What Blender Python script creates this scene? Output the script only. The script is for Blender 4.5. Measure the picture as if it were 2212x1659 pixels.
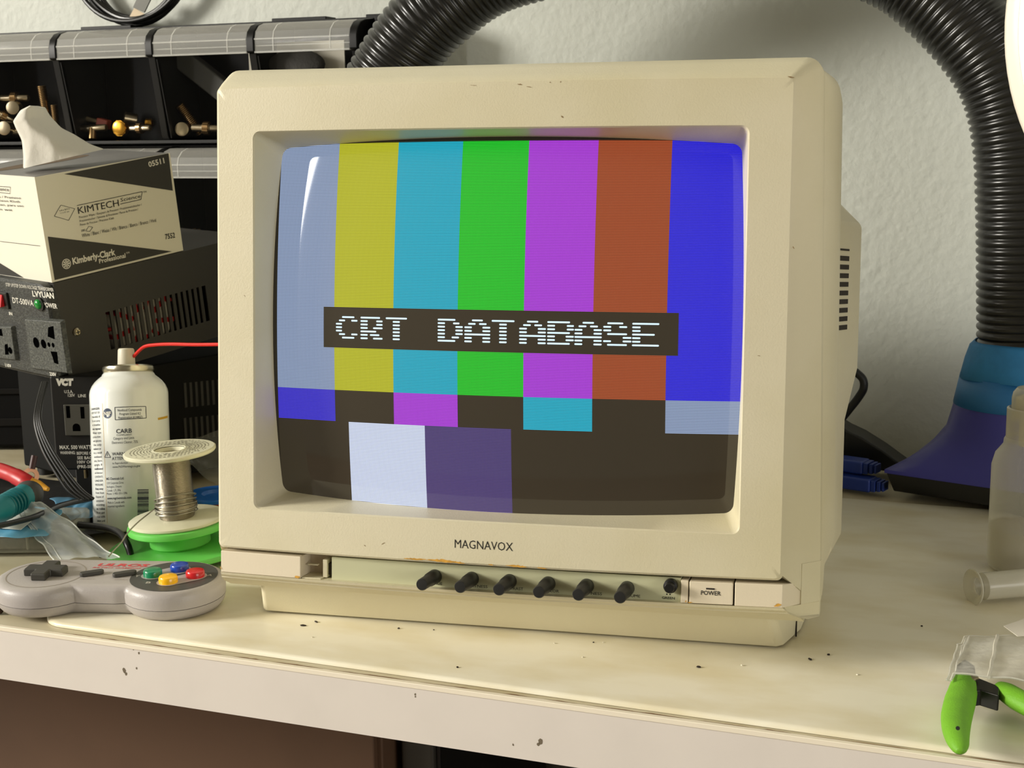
import bpy, bmesh, math, random
from mathutils import Vector, Matrix
random.seed(7)
for o in list(bpy.data.objects): bpy.data.objects.remove(o)
SC = bpy.context.scene
COL = SC.collection
S = 0.001                      # all shapes are written in millimetres
PI = math.pi

# ------------------------------------------------------------------ camera
O = Vector((0.0, -678.04, 308.215))
FW = Vector((-0.34585, 0.92084, -0.18010)); RT = Vector((0.93687, 0.34947, -0.01227)); UP = Vector((-0.05164, 0.17297, 0.98357))
FP = 3006.79                   # focal length in pixels of the 2212 px wide frame
cam = bpy.data.cameras.new('camera'); camo = bpy.data.objects.new('camera', cam); COL.objects.link(camo)
cam.sensor_width = 36; cam.lens = FP / 2212 * 36; cam.clip_start = 0.02; cam.clip_end = 30
m = Matrix.Identity(4)
for i in range(3):
    m[i][0] = RT[i]; m[i][1] = UP[i]; m[i][2] = -FW[i]; m[i][3] = O[i] * S
camo.matrix_world = m
cam.dof.use_dof = True; cam.dof.focus_distance = 0.84; cam.dof.aperture_fstop = 36
SC.camera = camo

# ------------------------------------------------------------------ light
SC.view_settings.view_transform = 'Standard'; SC.view_settings.look = 'None'
SC.view_settings.exposure = 0.0; SC.view_settings.gamma = 1.0
w = bpy.data.worlds.new('room_light'); SC.world = w; w.use_nodes = True
w.node_tree.nodes['Background'].inputs[0].default_value = (1.0, 0.96, 0.88, 1)
w.node_tree.nodes['Background'].inputs[1].default_value = 0.22

def area(name, loc, target, sx, sy, power, color):
    l = bpy.data.lights.new(name, 'AREA'); l.shape = 'RECTANGLE'; l.size = sx; l.size_y = sy
    l.energy = power; l.color = color
    o = bpy.data.objects.new(name, l); COL.objects.link(o); o.location = loc
    o.rotation_euler = (Vector(target) - Vector(loc)).to_track_quat('-Z', 'Y').to_euler()
    return o
area('window_daylight', (-4.25, -2.05, 1.5), (-0.3, 0.2, 0.15), 1.05, 1.0, 262, (1.0, 0.955, 0.87))
area('window_gap', (-2.04, -1.965, 0.85), (-0.4, 0.1, 0.25), 0.10, 1.4, 8, (1.0, 0.98, 0.95))
area('room_fill', (2.6, -1.6, 0.5), (-0.3, 0.2, 0.2), 1.8, 1.0, 34, (1.0, 0.96, 0.89))  # soft fill lamp added at the right front for light from the room

# ------------------------------------------------------------------ helpers
def ray(px, py): return FW + RT * ((px - 1106) / FP) - UP * ((py - 829.5) / FP)
def at(px, py, X=None, Y=None, Z=None, d=None):
    r = ray(px, py)
    if d is not None: return O + r * d
    if Z is not None: return O + r * ((Z - O.z) / r.z)
    if Y is not None: return O + r * ((Y - O.y) / r.y)
    return O + r * ((X - O.x) / r.x)

def srgb(c):
    return tuple(((v / 255) / 12.92 if v / 255 <= .04045 else ((v / 255 + .055) / 1.055) ** 2.4) for v in c)

def mat(name, rgb, rough=.5, metal=0., bump=0., bscale=400., mottle=0., mscale=30., spec=.5, emit=None, estr=1., trans=0., alpha=None, fres=.55, coat=0., rgb2=None, stretch=None):
    m = bpy.data.materials.new(name); m.use_nodes = True
    nt = m.node_tree; N = nt.nodes; L = nt.links; b = N['Principled BSDF']
    c = srgb(rgb) + (1,)
    b.inputs['Base Color'].default_value = c; b.inputs['Roughness'].default_value = rough; b.inputs['Metallic'].default_value = metal
    b.inputs['Specular IOR Level'].default_value = spec; b.inputs['Transmission Weight'].default_value = trans
    b.inputs['Coat Weight'].default_value = coat
    if emit: b.inputs['Emission Color'].default_value = srgb(emit) + (1,); b.inputs['Emission Strength'].default_value = estr
    tc = N.new('ShaderNodeTexCoord'); src = tc.outputs['Object']
    if stretch:
        mp = N.new('ShaderNodeMapping'); mp.inputs['Scale'].default_value = stretch; L.new(src, mp.inputs[0]); src = mp.outputs[0]
    if mottle:
        n = N.new('ShaderNodeTexNoise'); n.inputs['Scale'].default_value = mscale; n.inputs['Detail'].default_value = 4
        L.new(src, n.inputs['Vector'])
        mx = N.new('ShaderNodeMix'); mx.data_type = 'RGBA'
        c2 = srgb(rgb2) if rgb2 else tuple(v * (1 - mottle) for v in c[:3])
        mx.inputs['A'].default_value = c; mx.inputs['B'].default_value = tuple(c2) + (1,)
        rp = N.new('ShaderNodeMapRange'); rp.inputs[1].default_value = .42; rp.inputs[2].default_value = .68
        L.new(n.outputs[0], rp.inputs[0]); L.new(rp.outputs[0], mx.inputs['Factor']); L.new(mx.outputs['Result'], b.inputs['Base Color'])
    if bump:
        n = N.new('ShaderNodeTexNoise'); n.inputs['Scale'].default_value = bscale; n.inputs['Detail'].default_value = 3
        L.new(src, n.inputs['Vector'])
        bp = N.new('ShaderNodeBump'); bp.inputs['Strength'].default_value = bump; bp.inputs['Distance'].default_value = .001
        L.new(n.outputs[0], bp.inputs['Height']); L.new(bp.outputs[0], b.inputs['Normal'])
    if alpha is not None:      # clear plastic: part passes straight through, part is a glossy skin
        out = N['Material Output']; t = N.new('ShaderNodeBsdfTransparent'); ms = N.new('ShaderNodeMixShader')
        t.inputs[0].default_value = (1, 1, 1, 1)
        fr = N.new('ShaderNodeLayerWeight'); fr.inputs[0].default_value = .35
        ma = N.new('ShaderNodeMath'); ma.operation = 'MULTIPLY_ADD'; ma.inputs[1].default_value = fres; ma.inputs[2].default_value = alpha; ma.use_clamp = True
        L.new(fr.outputs['Facing'], ma.inputs[0]); L.new(ma.outputs[0], ms.inputs[0])
        L.new(t.outputs[0], ms.inputs[1]); L.new(b.outputs[0], ms.inputs[2]); L.new(ms.outputs[0], out.inputs['Surface'])
    return m

class MB:
    def __init__(s): s.v = []; s.f = []; s.m = []; s.mi = 0
    def add(s, vs, fs):
        k = len(s.v); s.v += [Vector(p) for p in vs]
        for f in fs: s.f.append([i + k for i in f]); s.m.append(s.mi)
        return s
    def mat(s, i): s.mi = i; return s
    def box(s, x0, x1, y0, y1, z0, z1, M=None):
        vs = [Vector((x, y, z)) for x in (x0, x1) for y in (y0, y1) for z in (z0, z1)]
        if M: vs = [M @ v for v in vs]
        return s.add(vs, [(0, 1, 3, 2), (4, 6, 7, 5), (0, 4, 5, 1), (2, 3, 7, 6), (0, 2, 6, 4), (1, 5, 7, 3)])
    def loft(s, rings, cap0=True, cap1=True, closed=True):
        n = len(rings[0]); k = len(s.v)
        for r in rings: s.v += [Vector(p) for p in r]
        for i in range(len(rings) - 1):
            for j in range(n if closed else n - 1):
                a = k + i * n + j; b = k + i * n + (j + 1) % n
                s.f.append([a, b, b + n, a + n]); s.m.append(s.mi)
        if cap0: s.f.append([k + j for j in range(n)][::-1]); s.m.append(s.mi)
        if cap1: s.f.append([k + (len(rings) - 1) * n + j for j in range(n)]); s.m.append(s.mi)
        return s
    def lathe(s, prof, M=None, seg=32, cap0=True, cap1=True):
        M = M or Matrix()
        return s.loft([[M @ Vector((r * math.cos(2 * PI * j / seg), r * math.sin(2 * PI * j / seg), z)) for j in range(seg)] for r, z in prof], cap0, cap1)
    def cyl(s, p0, p1, r0, r1=None, seg=20, bev=0):
        p0 = Vector(p0); p1 = Vector(p1); r1 = r0 if r1 is None else r1
        M = frame(p0, p1 - p0); h = (p1 - p0).length
        pr = [(r0, 0), (r1, h)] if not bev else [(r0 - bev, 0), (r0, bev), (r1, h - bev), (r1 - bev, h)]
        return s.lathe(pr, M, seg)
    def tube(s, path, r, seg=12, caps=True, flat=1.0):
        path = [Vector(p) for p in path]; n = len(path); rings = []
        rr = r if isinstance(r, (list, tuple)) else [r] * n
        up = None
        for i, p in enumerate(path):
            t = (path[min(i + 1, n - 1)] - path[max(i - 1, 0)]).normalized()
            if up is None: up = Vector((0, 0, 1)) if abs(t.z) < .9 else Vector((0, 1, 0))
            side = t.cross(up).normalized(); up = side.cross(t).normalized()
            rings.append([p + (side * math.cos(2 * PI * j / seg) + up * math.sin(2 * PI * j / seg) * flat) * rr[i] for j in range(seg)])
        return s.loft(rings, caps, caps)
    def prism(s, poly, a, b, ax='z', M=None):
        def q(p, h):
            v = {'z': (p[0], p[1], h), 'y': (p[0], h, p[1]), 'x': (h, p[0], p[1])}[ax]; v = Vector(v)
            return M @ v if M else v
        return s.loft([[q(p, a) for p in poly], [q(p, b) for p in poly]])
    def ball(s, c, r, M=None, nu=16, nv=8):
        c = Vector(c); rs = r if isinstance(r, (list, tuple)) else (r, r, r); rings = []
        for i in range(1, nv):
            t = PI * i / nv
            ring = [Vector((rs[0] * math.sin(t) * math.cos(2 * PI * j / nu), rs[1] * math.sin(t) * math.sin(2 * PI * j / nu), -rs[2] * math.cos(t))) for j in range(nu)]
            rings.append([c + (M @ v if M else v) for v in ring])
        return s.loft(rings)
    def grid(s, fn, nu, nv, thick=None):
        k = len(s.v)
        for i in range(nu + 1):
            for j in range(nv + 1): s.v.append(Vector(fn(i / nu, j / nv)))
        for i in range(nu):
            for j in range(nv):
                a = k + i * (nv + 1) + j
                s.f.append([a, a + nv + 1, a + nv + 2, a + 1]); s.m.append(s.mi)
        return s
    def map(s, fn): s.v = [Vector(fn(p)) for p in s.v]; return s

def frame(p, zdir, xhint=None):
    z = Vector(zdir).normalized(); h = Vector(xhint) if xhint else (Vector((1, 0, 0)) if abs(z.x) < .9 else Vector((0, 1, 0)))
    y = z.cross(h).normalized(); x = y.cross(z)
    M = Matrix.Identity(4)
    for i in range(3): M[i][0] = x[i]; M[i][1] = y[i]; M[i][2] = z[i]; M[i][3] = p[i]
    return M
def rotm(rows, t):
    M = Matrix.Identity(4)
    for i in range(3):
        for j in range(3): M[i][j] = rows[i][j]
        M[i][3] = t[i]
    return M
def yawm(t, yaw, tilt=0., roll=0.):
    return Matrix.Translation(Vector(t)) @ Matrix.Rotation(yaw, 4, 'Z') @ Matrix.Rotation(tilt, 4, 'X') @ Matrix.Rotation(roll, 4, 'Y')
WM = {}
def mm(M):                     # millimetre matrix -> metre matrix
    M = M.copy()
    for i in range(3): M[i][3] *= S
    return M
def link(o, M, parent):
    COL.objects.link(o); M = mm(M or Matrix()); WM[o.name] = M
    if parent: o.parent = parent; o.matrix_local = WM[parent.name].inverted() @ M
    else: o.matrix_world = M
    return o
def tag(o, label=None, cat=None, group=None, kind=None):
    for k, v in (('label', label), ('category', cat), ('group', group), ('kind', kind)):
        if v: o[k] = v
    return o
def thing(name, M, label, cat, group=None):
    o = bpy.data.objects.new(name, None); o.empty_display_size = .02
    link(o, M, None); o['_m'] = 0; del o['_m']
    FR[o.name] = M.copy(); return tag(o, label, cat, group)
FR = {}
def part(name, mb, mats, parent=None, M=None, bevel=0, seg=2, angle=35, solid=0, sub=0, smooth=True, world=False):
    """mesh with vertices in mm in frame M (default: the parent's frame)"""
    if M is None: M = FR[parent.name] if parent else Matrix()
    if world: IM = M.inverted(); mb.v = [IM @ v for v in mb.v]
    me = bpy.data.meshes.new(name)
    me.from_pydata([tuple(v * S) for v in mb.v], [], mb.f); me.update()
    if not isinstance(mats, (list, tuple)): mats = [mats]
    for x in mats: me.materials.append(x)
    if len(mats) > 1:
        for p, i in zip(me.polygons, mb.m): p.material_index = i
    bm = bmesh.new(); bm.from_mesh(me); bmesh.ops.recalc_face_normals(bm, faces=bm.faces) if not solid else None; bm.to_mesh(me); bm.free()
    if smooth:
        me.polygons.foreach_set('use_smooth', [True] * len(me.polygons))
        me.set_sharp_from_angle(angle=math.radians(angle))
    o = bpy.data.objects.new(name, me); link(o, M, parent); FR[o.name] = M.copy()
    if solid:
        md = o.modifiers.new('thickness', 'SOLIDIFY'); md.thickness = solid * S; md.offset = 0
    if sub:
        md = o.modifiers.new('smooth', 'SUBSURF'); md.levels = sub; md.render_levels = sub
    if bevel:
        md = o.modifiers.new('bevel', 'BEVEL'); md.width = bevel * S; md.segments = seg; md.limit_method = 'ANGLE'; md.angle_limit = math.radians(30)
        md.harden_normals = True
    return o

def textverts(s, x0, x1, y, h=None, weight=0., align='L', italic=0.):
    """flat lettering fitted between x0 and x1 on baseline y; h = cap height (None keeps the proportion)"""
    cu = bpy.data.curves.new('t', 'FONT'); cu.body = s; cu.size = 10; cu.resolution_u = 2; cu.offset = weight
    cu.fill_mode = 'FRONT'
    ob = bpy.data.objects.new('t', cu); COL.objects.link(ob)
    bpy.context.view_layer.update()
    me = bpy.data.meshes.new_from_object(ob.evaluated_get(bpy.context.evaluated_depsgraph_get()))
    vs = [v.co.copy() for v in me.vertices]; fs = [list(p.vertices) for p in me.polygons]
    bpy.data.objects.remove(ob); bpy.data.curves.remove(cu); bpy.data.meshes.remove(me)
    if not vs: return [], []
    ax = min(v.x for v in vs); bx = max(v.x for v in vs)
    kx = (x1 - x0) / (bx - ax); ky = (h / 7.3) if h else kx      # cap height of the built-in font is 7.3 at size 10
    return [((v.x - ax) * kx + x0 + italic * v.y * ky, v.y * ky + y) for v in vs], fs
def text(mb, s, x0, x1, y, h=None, weight=0., fn=None, italic=0.):
    vs, fs = textverts(s, x0, x1, y, h, weight, italic=italic)
    mb.add([fn(a, b) for a, b in vs], fs); return mb

def onplane(M, ax, off, px, py):
    """local coordinates (mm) where the sight line through a pixel meets the plane axis=off of frame M"""
    I = M.inverted(); a = I @ O; d = I.to_3x3() @ ray(px, py)
    k = (off - a[ax]) / d[ax]; return a + d * k
def catmull(pts, n=8):
    pts = [Vector(p) for p in pts]; out = []
    for i in range(len(pts) - 1):
        p0 = pts[max(i - 1, 0)]; p1 = pts[i]; p2 = pts[i + 1]; p3 = pts[min(i + 2, len(pts) - 1)]
        for k in range(n):
            t = k / n
            out.append(.5 * ((2 * p1) + (p2 - p0) * t + (2 * p0 - 5 * p1 + 4 * p2 - p3) * t * t + (3 * p1 - p0 - 3 * p2 + p3) * t ** 3))
    out.append(pts[-1]); return out
def resample(path, step):
    out = [path[0]]; acc = 0
    for a, b in zip(path, path[1:]):
        L = (b - a).length; t = step - acc
        while t <= L: out.append(a + (b - a) * (t / L)); t += step
        acc = (acc + L) % step if L else acc
    return out
def rrect(x0, x1, z0, z1, r, n=10, nc=5, fn=None):
    """rounded rectangle ring with n spans per side; fn(x,z) -> point"""
    pts = []
    cs = [((x1 - r, z0 + r), -90), ((x1 - r, z1 - r), 0), ((x0 + r, z1 - r), 90), ((x0 + r, z0 + r), 180)]
    st = [((x0 + r, z0), (x1 - r, z0)), ((x1, z0 + r), (x1, z1 - r)), ((x1 - r, z1), (x0 + r, z1)), ((x0, z1 - r), (x0, z0 + r))]
    for (a, b), (c, ang) in zip(st, cs):
        for i in range(n): t = i / n; pts.append((a[0] + (b[0] - a[0]) * t, a[1] + (b[1] - a[1]) * t))
        for i in range(nc): t = math.radians(ang + 90 * i / nc); pts.append((c[0] + r * math.cos(t), c[1] + r * math.sin(t)))
    return [fn(*p) for p in pts] if fn else pts

# ------------------------------------------------------------------ materials
M_case = mat('aged_beige_plastic', (218, 210, 181), .42, bump=.12, bscale=900, mottle=.05, mscale=9, rgb2=(210, 201, 167))
M_base = mat('aged_beige_plastic_base', (220, 212, 182), .45, bump=.1, bscale=900, mottle=.04, mscale=9)
M_strip = mat('cream_plastic', (226, 214, 188), .4, bump=.08, bscale=900)
M_black = mat('black_plastic', (20, 20, 19), .35)
M_blackr = mat('black_rubber', (24, 24, 22), .5)
M_void = mat('black_hole', (4, 4, 4), .9, spec=0.)
M_ink = mat('black_print', (22, 22, 18), .6)
M_wear = mat('worn_paint_showing_orange', (214, 160, 60), .7, mottle=.3, mscale=300)
M_dark = mat('dark_recess', (38, 30, 20), .8)
M_panel = mat('pale_green_panel', (196, 196, 160), .4)
M_wall = mat('white_textured_wall_paint', (196, 199, 190), .7, bump=1.0, bscale=110, mottle=.03, mscale=8)
M_desk = mat('white_laminate', (205, 196, 168), .38, mottle=.22, mscale=9, rgb2=(178, 164, 128), stretch=(1, 2.2, 1))
M_fascia = mat('white_painted_edge', (222, 214, 204), .5, mottle=.04, mscale=20)
M_mat = mat('cream_silicone_mat', (237, 231, 209), .3, mottle=.16, mscale=14, rgb2=(224, 214, 182), stretch=(1, 2, 1))

# ------------------------------------------------------------------ the setting
wb = MB().box(-5600, 3500, 626, 720, -740, 2050)
tag(part('wall_back', wb, M_wall, smooth=False), kind='structure')
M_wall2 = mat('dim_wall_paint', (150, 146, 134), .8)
tag(part('wall_front', MB().box(-5600, 3500, -2700, -2600, -740, 2050), M_wall2, smooth=False), kind='structure')
tag(part('ceiling', MB().box(-5600, 3600, -2700, 720, 2050, 2100), M_wall2, smooth=False), kind='structure')
tag(part('wall_right', MB().box(3500, 3600, -2700, 720, -740, 2050), M_wall2, smooth=False), kind='structure')
M_floor = mat('brown_floor', (92, 70, 52), .6, mottle=.3, mscale=6)
tag(part('floor', MB().box(-5600, 3500, -2600, 626, -760, -740), M_floor, smooth=False), kind='structure')

# ------------------------------------------------------------------ desk
desk = thing('desk', Matrix.Translation((-400, 0, -740)), 'long white laminate workbench with a thick painted front edge', 'desk')
DW = Matrix()
part('desktop', MB().box(-1900, 900, 1.5, 622, -36, -.2), M_desk, desk, DW, bevel=.5)
part('front_edge', MB().box(-1900, 900, -.4, 1.5, -36, -3.2), M_fascia, desk, DW)
part('edge_trim', MB().box(-1900, 900, -.9, 2.5, -3.2, 0), mat('ivory_trim', (238, 228, 206), .45), desk, DW, bevel=.5)['label'] = 'thin ivory strip along the top of the front edge'
for x in (-1860, 860):
    for y in (40, 580): part('leg', MB().box(x - 22, x + 22, y - 22, y + 22, -740, -36), M_fascia, desk, DW, bevel=2)
wr = MB(); x = -560
while x < 120:
    l = random.uniform(12, 60); n = 8
    wr.add([(x + l * i / n, 2.0, .15) for i in range(n + 1)] + [(x + l * i / n, 2.0 + (.25 + 1.0 * random.random()) * math.sin(PI * min(.97, max(.03, i / n))), .17) for i in range(n + 1)],
           [(i, i + 1, i + n + 2, i + n + 1) for i in range(n)])
    x += l + random.uniform(0, 9)
part('worn_edge', wr, mat('brown_bare_chipboard', (122, 88, 52), .8), desk, DW, smooth=False)
sc = MB()
for px, py, r in ((268, 1448, 1.6), (272, 1455, 1.3), (295, 1444, .8), (300, 1411, .9), (288, 1402, .8), (1168, 1602, 1.7), (1163, 1608, 1.2), (897, 1500, .7), (897, 1505, .6), (1108, 1609, .7)):
    p = at(px, py, Y=-.5); sc.add([p + Vector((r * math.cos(a) * random.uniform(.5, 1), 0, r * math.sin(a) * random.uniform(.6, 1.3))) for a in [2 * PI * k / 7 for k in range(7)]], [list(range(7))])
M_scuff = mat('grey_scuff', (110, 98, 78), .8)
for f in sc.f: part('scuff', MB().add([sc.v[i] for i in f], [list(range(len(f)))]), M_scuff, desk, DW, smooth=False)

mt = thing('work_mat', Matrix.Translation((-300, 200, 0)), 'large cream silicone mat with rounded corners lying along the desk edge', 'mat')
ring = rrect(-590, 240, 10, 470, 24, 6, 8)
def skew(x, y): return (x, y - (x + 590) / 587 * 6 if y < 200 else y)
R_ = [skew(*p) for p in ring]
cxm, cym = -180, 240
def shr(p, k): return (p[0] + (k if p[0] < cxm else -k), p[1] + (k if p[1] < cym else -k))
part('mat_body', MB().loft([[(p[0], p[1], .1) for p in R_], [(p[0], p[1], 1.6) for p in R_], [shr(p, .9) + (2.6,) for p in R_], [shr(p, 2.2) + (3.0,) for p in R_]]), M_mat, mt, Matrix(), angle=60)

cab = thing('drawer_cabinet', Matrix.Translation((-900, 400, -740)), 'dark brown cabinet standing under the left side of the desk', 'cabinet')
xr = at(824, 1630, Y=300).x
part('cabinet_body', MB().box(-1700, xr, 302, 600, -740, -60), mat('dark_brown_wood', (104, 78, 58), .6, mottle=.25, mscale=5), cab, Matrix(), bevel=2)
part('drawer', MB().box(-1690, xr - 4, 294, 302, -380, -66), mat('dark_brown_wood_front', (106, 80, 60), .55, mottle=.2, mscale=5), cab, Matrix(), bevel=1.5)
tub = thing('computer_case', Matrix.Translation((-330, 400, -740)), 'black computer case standing on the floor beside the brown cabinet', 'computer')
x2 = at(915, 1640, Y=300).x
part('case_body', MB().box(xr + 8, x2, 320, 600, -740, -110), mat('charcoal_metal', (58, 55, 48), .5), tub, Matrix(), bevel=3)
part('side_panel', MB().box(x2, x2 + 4, 325, 595, -735, -115), M_black, tub, Matrix(), bevel=1)
bx = thing('dark_filler_tub', Matrix.Translation((0, 400, -740)), 'black tub added to keep the space under the right side of the desk dark', 'filler tub')  # tub added so that no lit wall shows under the desk
part('tub_body', MB().loft([rrect(-300, 500, 330, 600, 20, 3, 4, lambda x, y: (x, y, -740)), rrect(-310, 510, 320, 606, 20, 3, 4, lambda x, y: (x, y, -140))]), M_black, bx, Matrix())
part('lid', MB().loft([rrect(-316, 516, 314, 612, 22, 3, 4, lambda x, y: (x, y, -140)), rrect(-316, 516, 314, 612, 22, 3, 4, lambda x, y: (x, y, -122))]), M_black, bx, Matrix(), bevel=3)

# ------------------------------------------------------------------ the monitor
MON = yawm((-290.12, 49.275, 3.0), 0.12707)
TIL = MON @ Matrix.Translation((0, 0, 55.388)) @ Matrix.Rotation(-0.106136, 4, 'X')   # head frame: x across, y back, z up the face
mon = thing('crt_monitor', MON, 'large aged beige tube monitor showing colour bars on the cream mat', 'monitor')
BU = 8.0
def bulge(x): return -BU * max(0., 1 - (x / 170) ** 2)
def glassy(x, z, w0=6.0, R=650.): return w0 + (x * x + (z - 138) ** 2) / (2 * R)
NS, NC = 24, 6
def ring3(x0, x1, z0, z1, r, yf, warp=None):
    out = []
    for (x, z) in rrect(x0, x1, z0, z1, r, NS, NC):
        if warp: x, z = warp(x, z)
        y = yf(x, z) if callable(yf) else yf
        out.append(Vector((x, y, z)))
    return out
fo = ring3(-170, 170, 0, 278.2, 3.5, lambda x, z: bulge(x))
def flare(x, z):                       # the right flank flares out slightly towards the foot
    return (x + (7.0 * (1 - (z + 24) / 315) if x > 100 else 0), z)
# the lower edge of the face steps back over the control strip
def yb(base, y): return lambda x, z: y
k0 = ring3(-175, 183.6, -24, 291.4, 9, 24, flare)
k1 = ring3(-176.5, 184.5, -24, 291.8, 10, 33, flare)
roof = []; low = []
for i, (a, b) in enumerate(zip(fo, k0)):
    if a.z < 2.5:                      # bottom run
        roof.append(Vector((a.x, 17, a.z))); low.append(Vector((b.x if abs(b.x) < 170 else math.copysign(171, b.x), 17.5, -24)))
    else:
        roof.append(a.lerp(b, .35)); low.append(a.lerp(b, .7))
def shrink(r, k, dy):
    return [Vector((p.x - math.copysign(min(k, abs(p.x)), p.x) * (1 if abs(p.x) > 165 else 0), p.y + dy, p.z + (k if p.z < 3 else (-k if p.z > 275 else 0)))) for p in r]
face_in = ring3(-145.8, 145.8, 25.2, 251.6, 4.5, lambda x, z: bulge(x))
face_in2 = ring3(-145.0, 145.0, 26.0, 250.8, 4.2, lambda x, z: bulge(x) + 1.1)
def barrel(x, z):
    sx = 3.6 * (1 - ((z - 138) / 106) ** 2); sz = 4.4 * (1 - (x / 140) ** 2)
    if abs(x) > 120 and abs(z - 138) < 105: x += math.copysign(max(0, sx), x)
    if abs(z - 138) > 90 and abs(x) < 139: z += math.copysign(max(0, sz), z - 138)
    return x, z
tubr = ring3(-139.8, 139.8, 31.8, 244.4, 5, lambda x, z: glassy(x, z) - .8, barrel)
tubi = ring3(-138.8, 138.8, 32.8, 243.4, 5, lambda x, z: glassy(x, z) + 3, barrel)
e1 = [p + Vector((0, 1.0, 0)) for p in fo]
f1 = [Vector((p.x * (168.6 / 170), bulge(p.x * .9918), 1.2 + p.z * (275.8 / 278.2))) for p in fo]
bez = MB().loft([k1, k0, low, roof, e1, f1] + [[(lambda q: Vector((q.x, bulge(q.x), q.z)))(a.lerp(b, t)) for a, b in zip(f1, face_in)] for t in (.2, .4, .6, .8)] + [face_in, face_in2, tubr, tubi], False, False)
part('front_bezel', bez, M_case, mon, TIL, angle=28)
# lower trim under the strip: a lip that slopes back beneath
def lipring(z, yfn, xl, xr_): 
    n = 40; fr = [Vector((xl + (xr_ - xl) * i / n, 0, z)) for i in range(n + 1)]
    for p in fr: p.y = yfn(p.x)
    return fr + [Vector((xr_, 26, z)), Vector((xl, 26, z))]
part('lower_lip', MB().loft([lipring(-15.4, lambda x: bulge(x), -168.5, 170.5), lipring(-17.0, lambda x: bulge(x) + .9, -168.5, 172), lipring(-18.8, lambda x: bulge(x) + 4.4, -170, 173),
                           lipring(-19.6, lambda x: bulge(x) + 4.6, -170, 174), lipring(-23.6, lambda x: bulge(x) * .6 + 13, -172, 180), lipring(-26.5, lambda x: bulge(x) * .4 + 18, -170, 182)]), M_case, mon, TIL, angle=20)
# strip blocks
def block(x0, x1, z0, z1, back=20, extra=0., side=None):
    n = 10; fr = [(x0 + (x1 - x0) * i / n, bulge(x0 + (x1 - x0) * i / n) + extra) for i in range(n + 1)]
    if side == 'R': fr += [(179.5, 12), (181, back)]
    else: fr += [(x1, back)]
    fr += [(x0, back)]
    return MB().loft([[(x, y, z0) for x, y in fr], [(x, y, z1) for x, y in fr]])
part('trim_block', block(-168.3, -114.6, -15.3, -2.0), M_strip, mon, TIL, bevel=.5)
part('trim_block', block(143.9, 170.3, -15.4, -2.2, side='R'), M_strip, mon, TIL, bevel=.5)
cp_ = lambda z, k: [(180.2 + k, 11.6 + k, z), (190.3, 24, z), (190.8, 35, z), (177, 35, z), (177, 14 + k, z)]
part('corner_trim', MB().loft([cp_(8, 0), cp_(-15.3, 0), [(171, 3.5, -15.6)] + cp_(-15.6, 0)[1:], [(173, 8, -19.5)] + cp_(-19.5, 0)[1:], [(176, 13, -23)] + cp_(-23, 0)[1:], cp_(-24.4, 4)]), M_case, mon, TIL, bevel=.8)
pw = part('power_button', block(118.7, 143.0, -15.0, -2.4, extra=-.3), M_strip, mon, TIL, bevel=.6)
part('trim_post', block(113.9, 118.0, -15.2, -2.2, extra=.6), M_strip, mon, TIL, bevel=.4)
def fr_(x, z): return Vector((x, bulge(x) - .5, z))
pm = text(MB(), 'POWER', 125.3, 136.3, -9.7, 2.5, .12, fn=fr_)
part('printed_word', pm, M_ink, pw, TIL, smooth=False)
part('indicator_slot', MB().box(128.0, 132.8, bulge(130) - .45, 0, -6.6, -5.7), M_dark, pw, TIL)
# recess behind the missing door and its hinge slot
rc = MB().box(-114.6, -96.2, 12, 20, -16, -1.5)
part('hinge_recess', rc, mat('grey_beige_plastic', (196, 180, 156), .5), mon, TIL)
hs = MB().box(-114.4, -102, -3.5, 12, -15.4, -14.6).box(-102.4, -99.6, 1, 12, -15, -4).box(-112.5, -106, 2, 5, -8.2, -7.4, Matrix.Rotation(-.0, 4, 'Y'))
part('hinge_arm', hs, M_case, mon, TIL, bevel=.3)
part('hinge_slot', MB().box(-99.4, -97, 3, 11.9, -13.5, -6.5), M_dark, mon, TIL)
cp = MB().loft([[(x, 1.5 + (bulge(x) + BU) * .4 - 3.5, z) for x in [(-96 + 209.6 * i / 16) for i in range(17)]] + [(113.6, 20, z), (-96, 20, z)] for z in (-15.6, -1.6)])
def pan(x, z): return Vector((x, 1.5 + (bulge(x) + BU) * .4 - 3.62, z))
cpo = part('control_panel', cp, M_panel, mon, TIL, bevel=.3)
pt = MB()
for s_, a, b in (('HUE', -31.5, -26.6), ('BRIGHTNESS', -15.6, 0.9), ('CONTRAST', 8.3, 22.3), ('COLOR', 34.0, 43.5), ('SHARPNESS', 53.2, 68.5), ('VOLUME', 79.6, 90.6)):
    text(pt, s_, a, b, -14.3, 1.75, .0, fn=pan)
text(pt, 'GREEN', 103.0, 110.2, -14.2, 1.45, .15, fn=pan)
for dx in (-.9, .9): pt.add([pan(106.6 + dx + .45 * math.cos(a), -11.4 + .45 * math.sin(a)) for a in [2 * PI * k / 8 for k in range(8)]], [list(range(8))])
part('printed_lettering', pt, M_ink, cpo, TIL, smooth=False)
kn = MB().lathe([(4.0, 0), (4.3, .6), (4.1, 12), (3.55, 13), (3.5, 27.4), (3.1, 28.2), (0.4, 28.3)], Matrix.Rotation(PI / 2, 4, 'X'), 24)
k0_ = None
for x in (-31.2, -8.6, 14.1, 37.1, 59.6, 83.0):
    KM = TIL @ Matrix.Translation((x, -.5, -9.4)) @ Matrix.Rotation(-.03, 4, 'X')
    if k0_ is None: k0_ = part('knob', kn, M_blackr, mon, KM)
    else:
        c = k0_.copy(); link(c, KM, mon)
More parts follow.
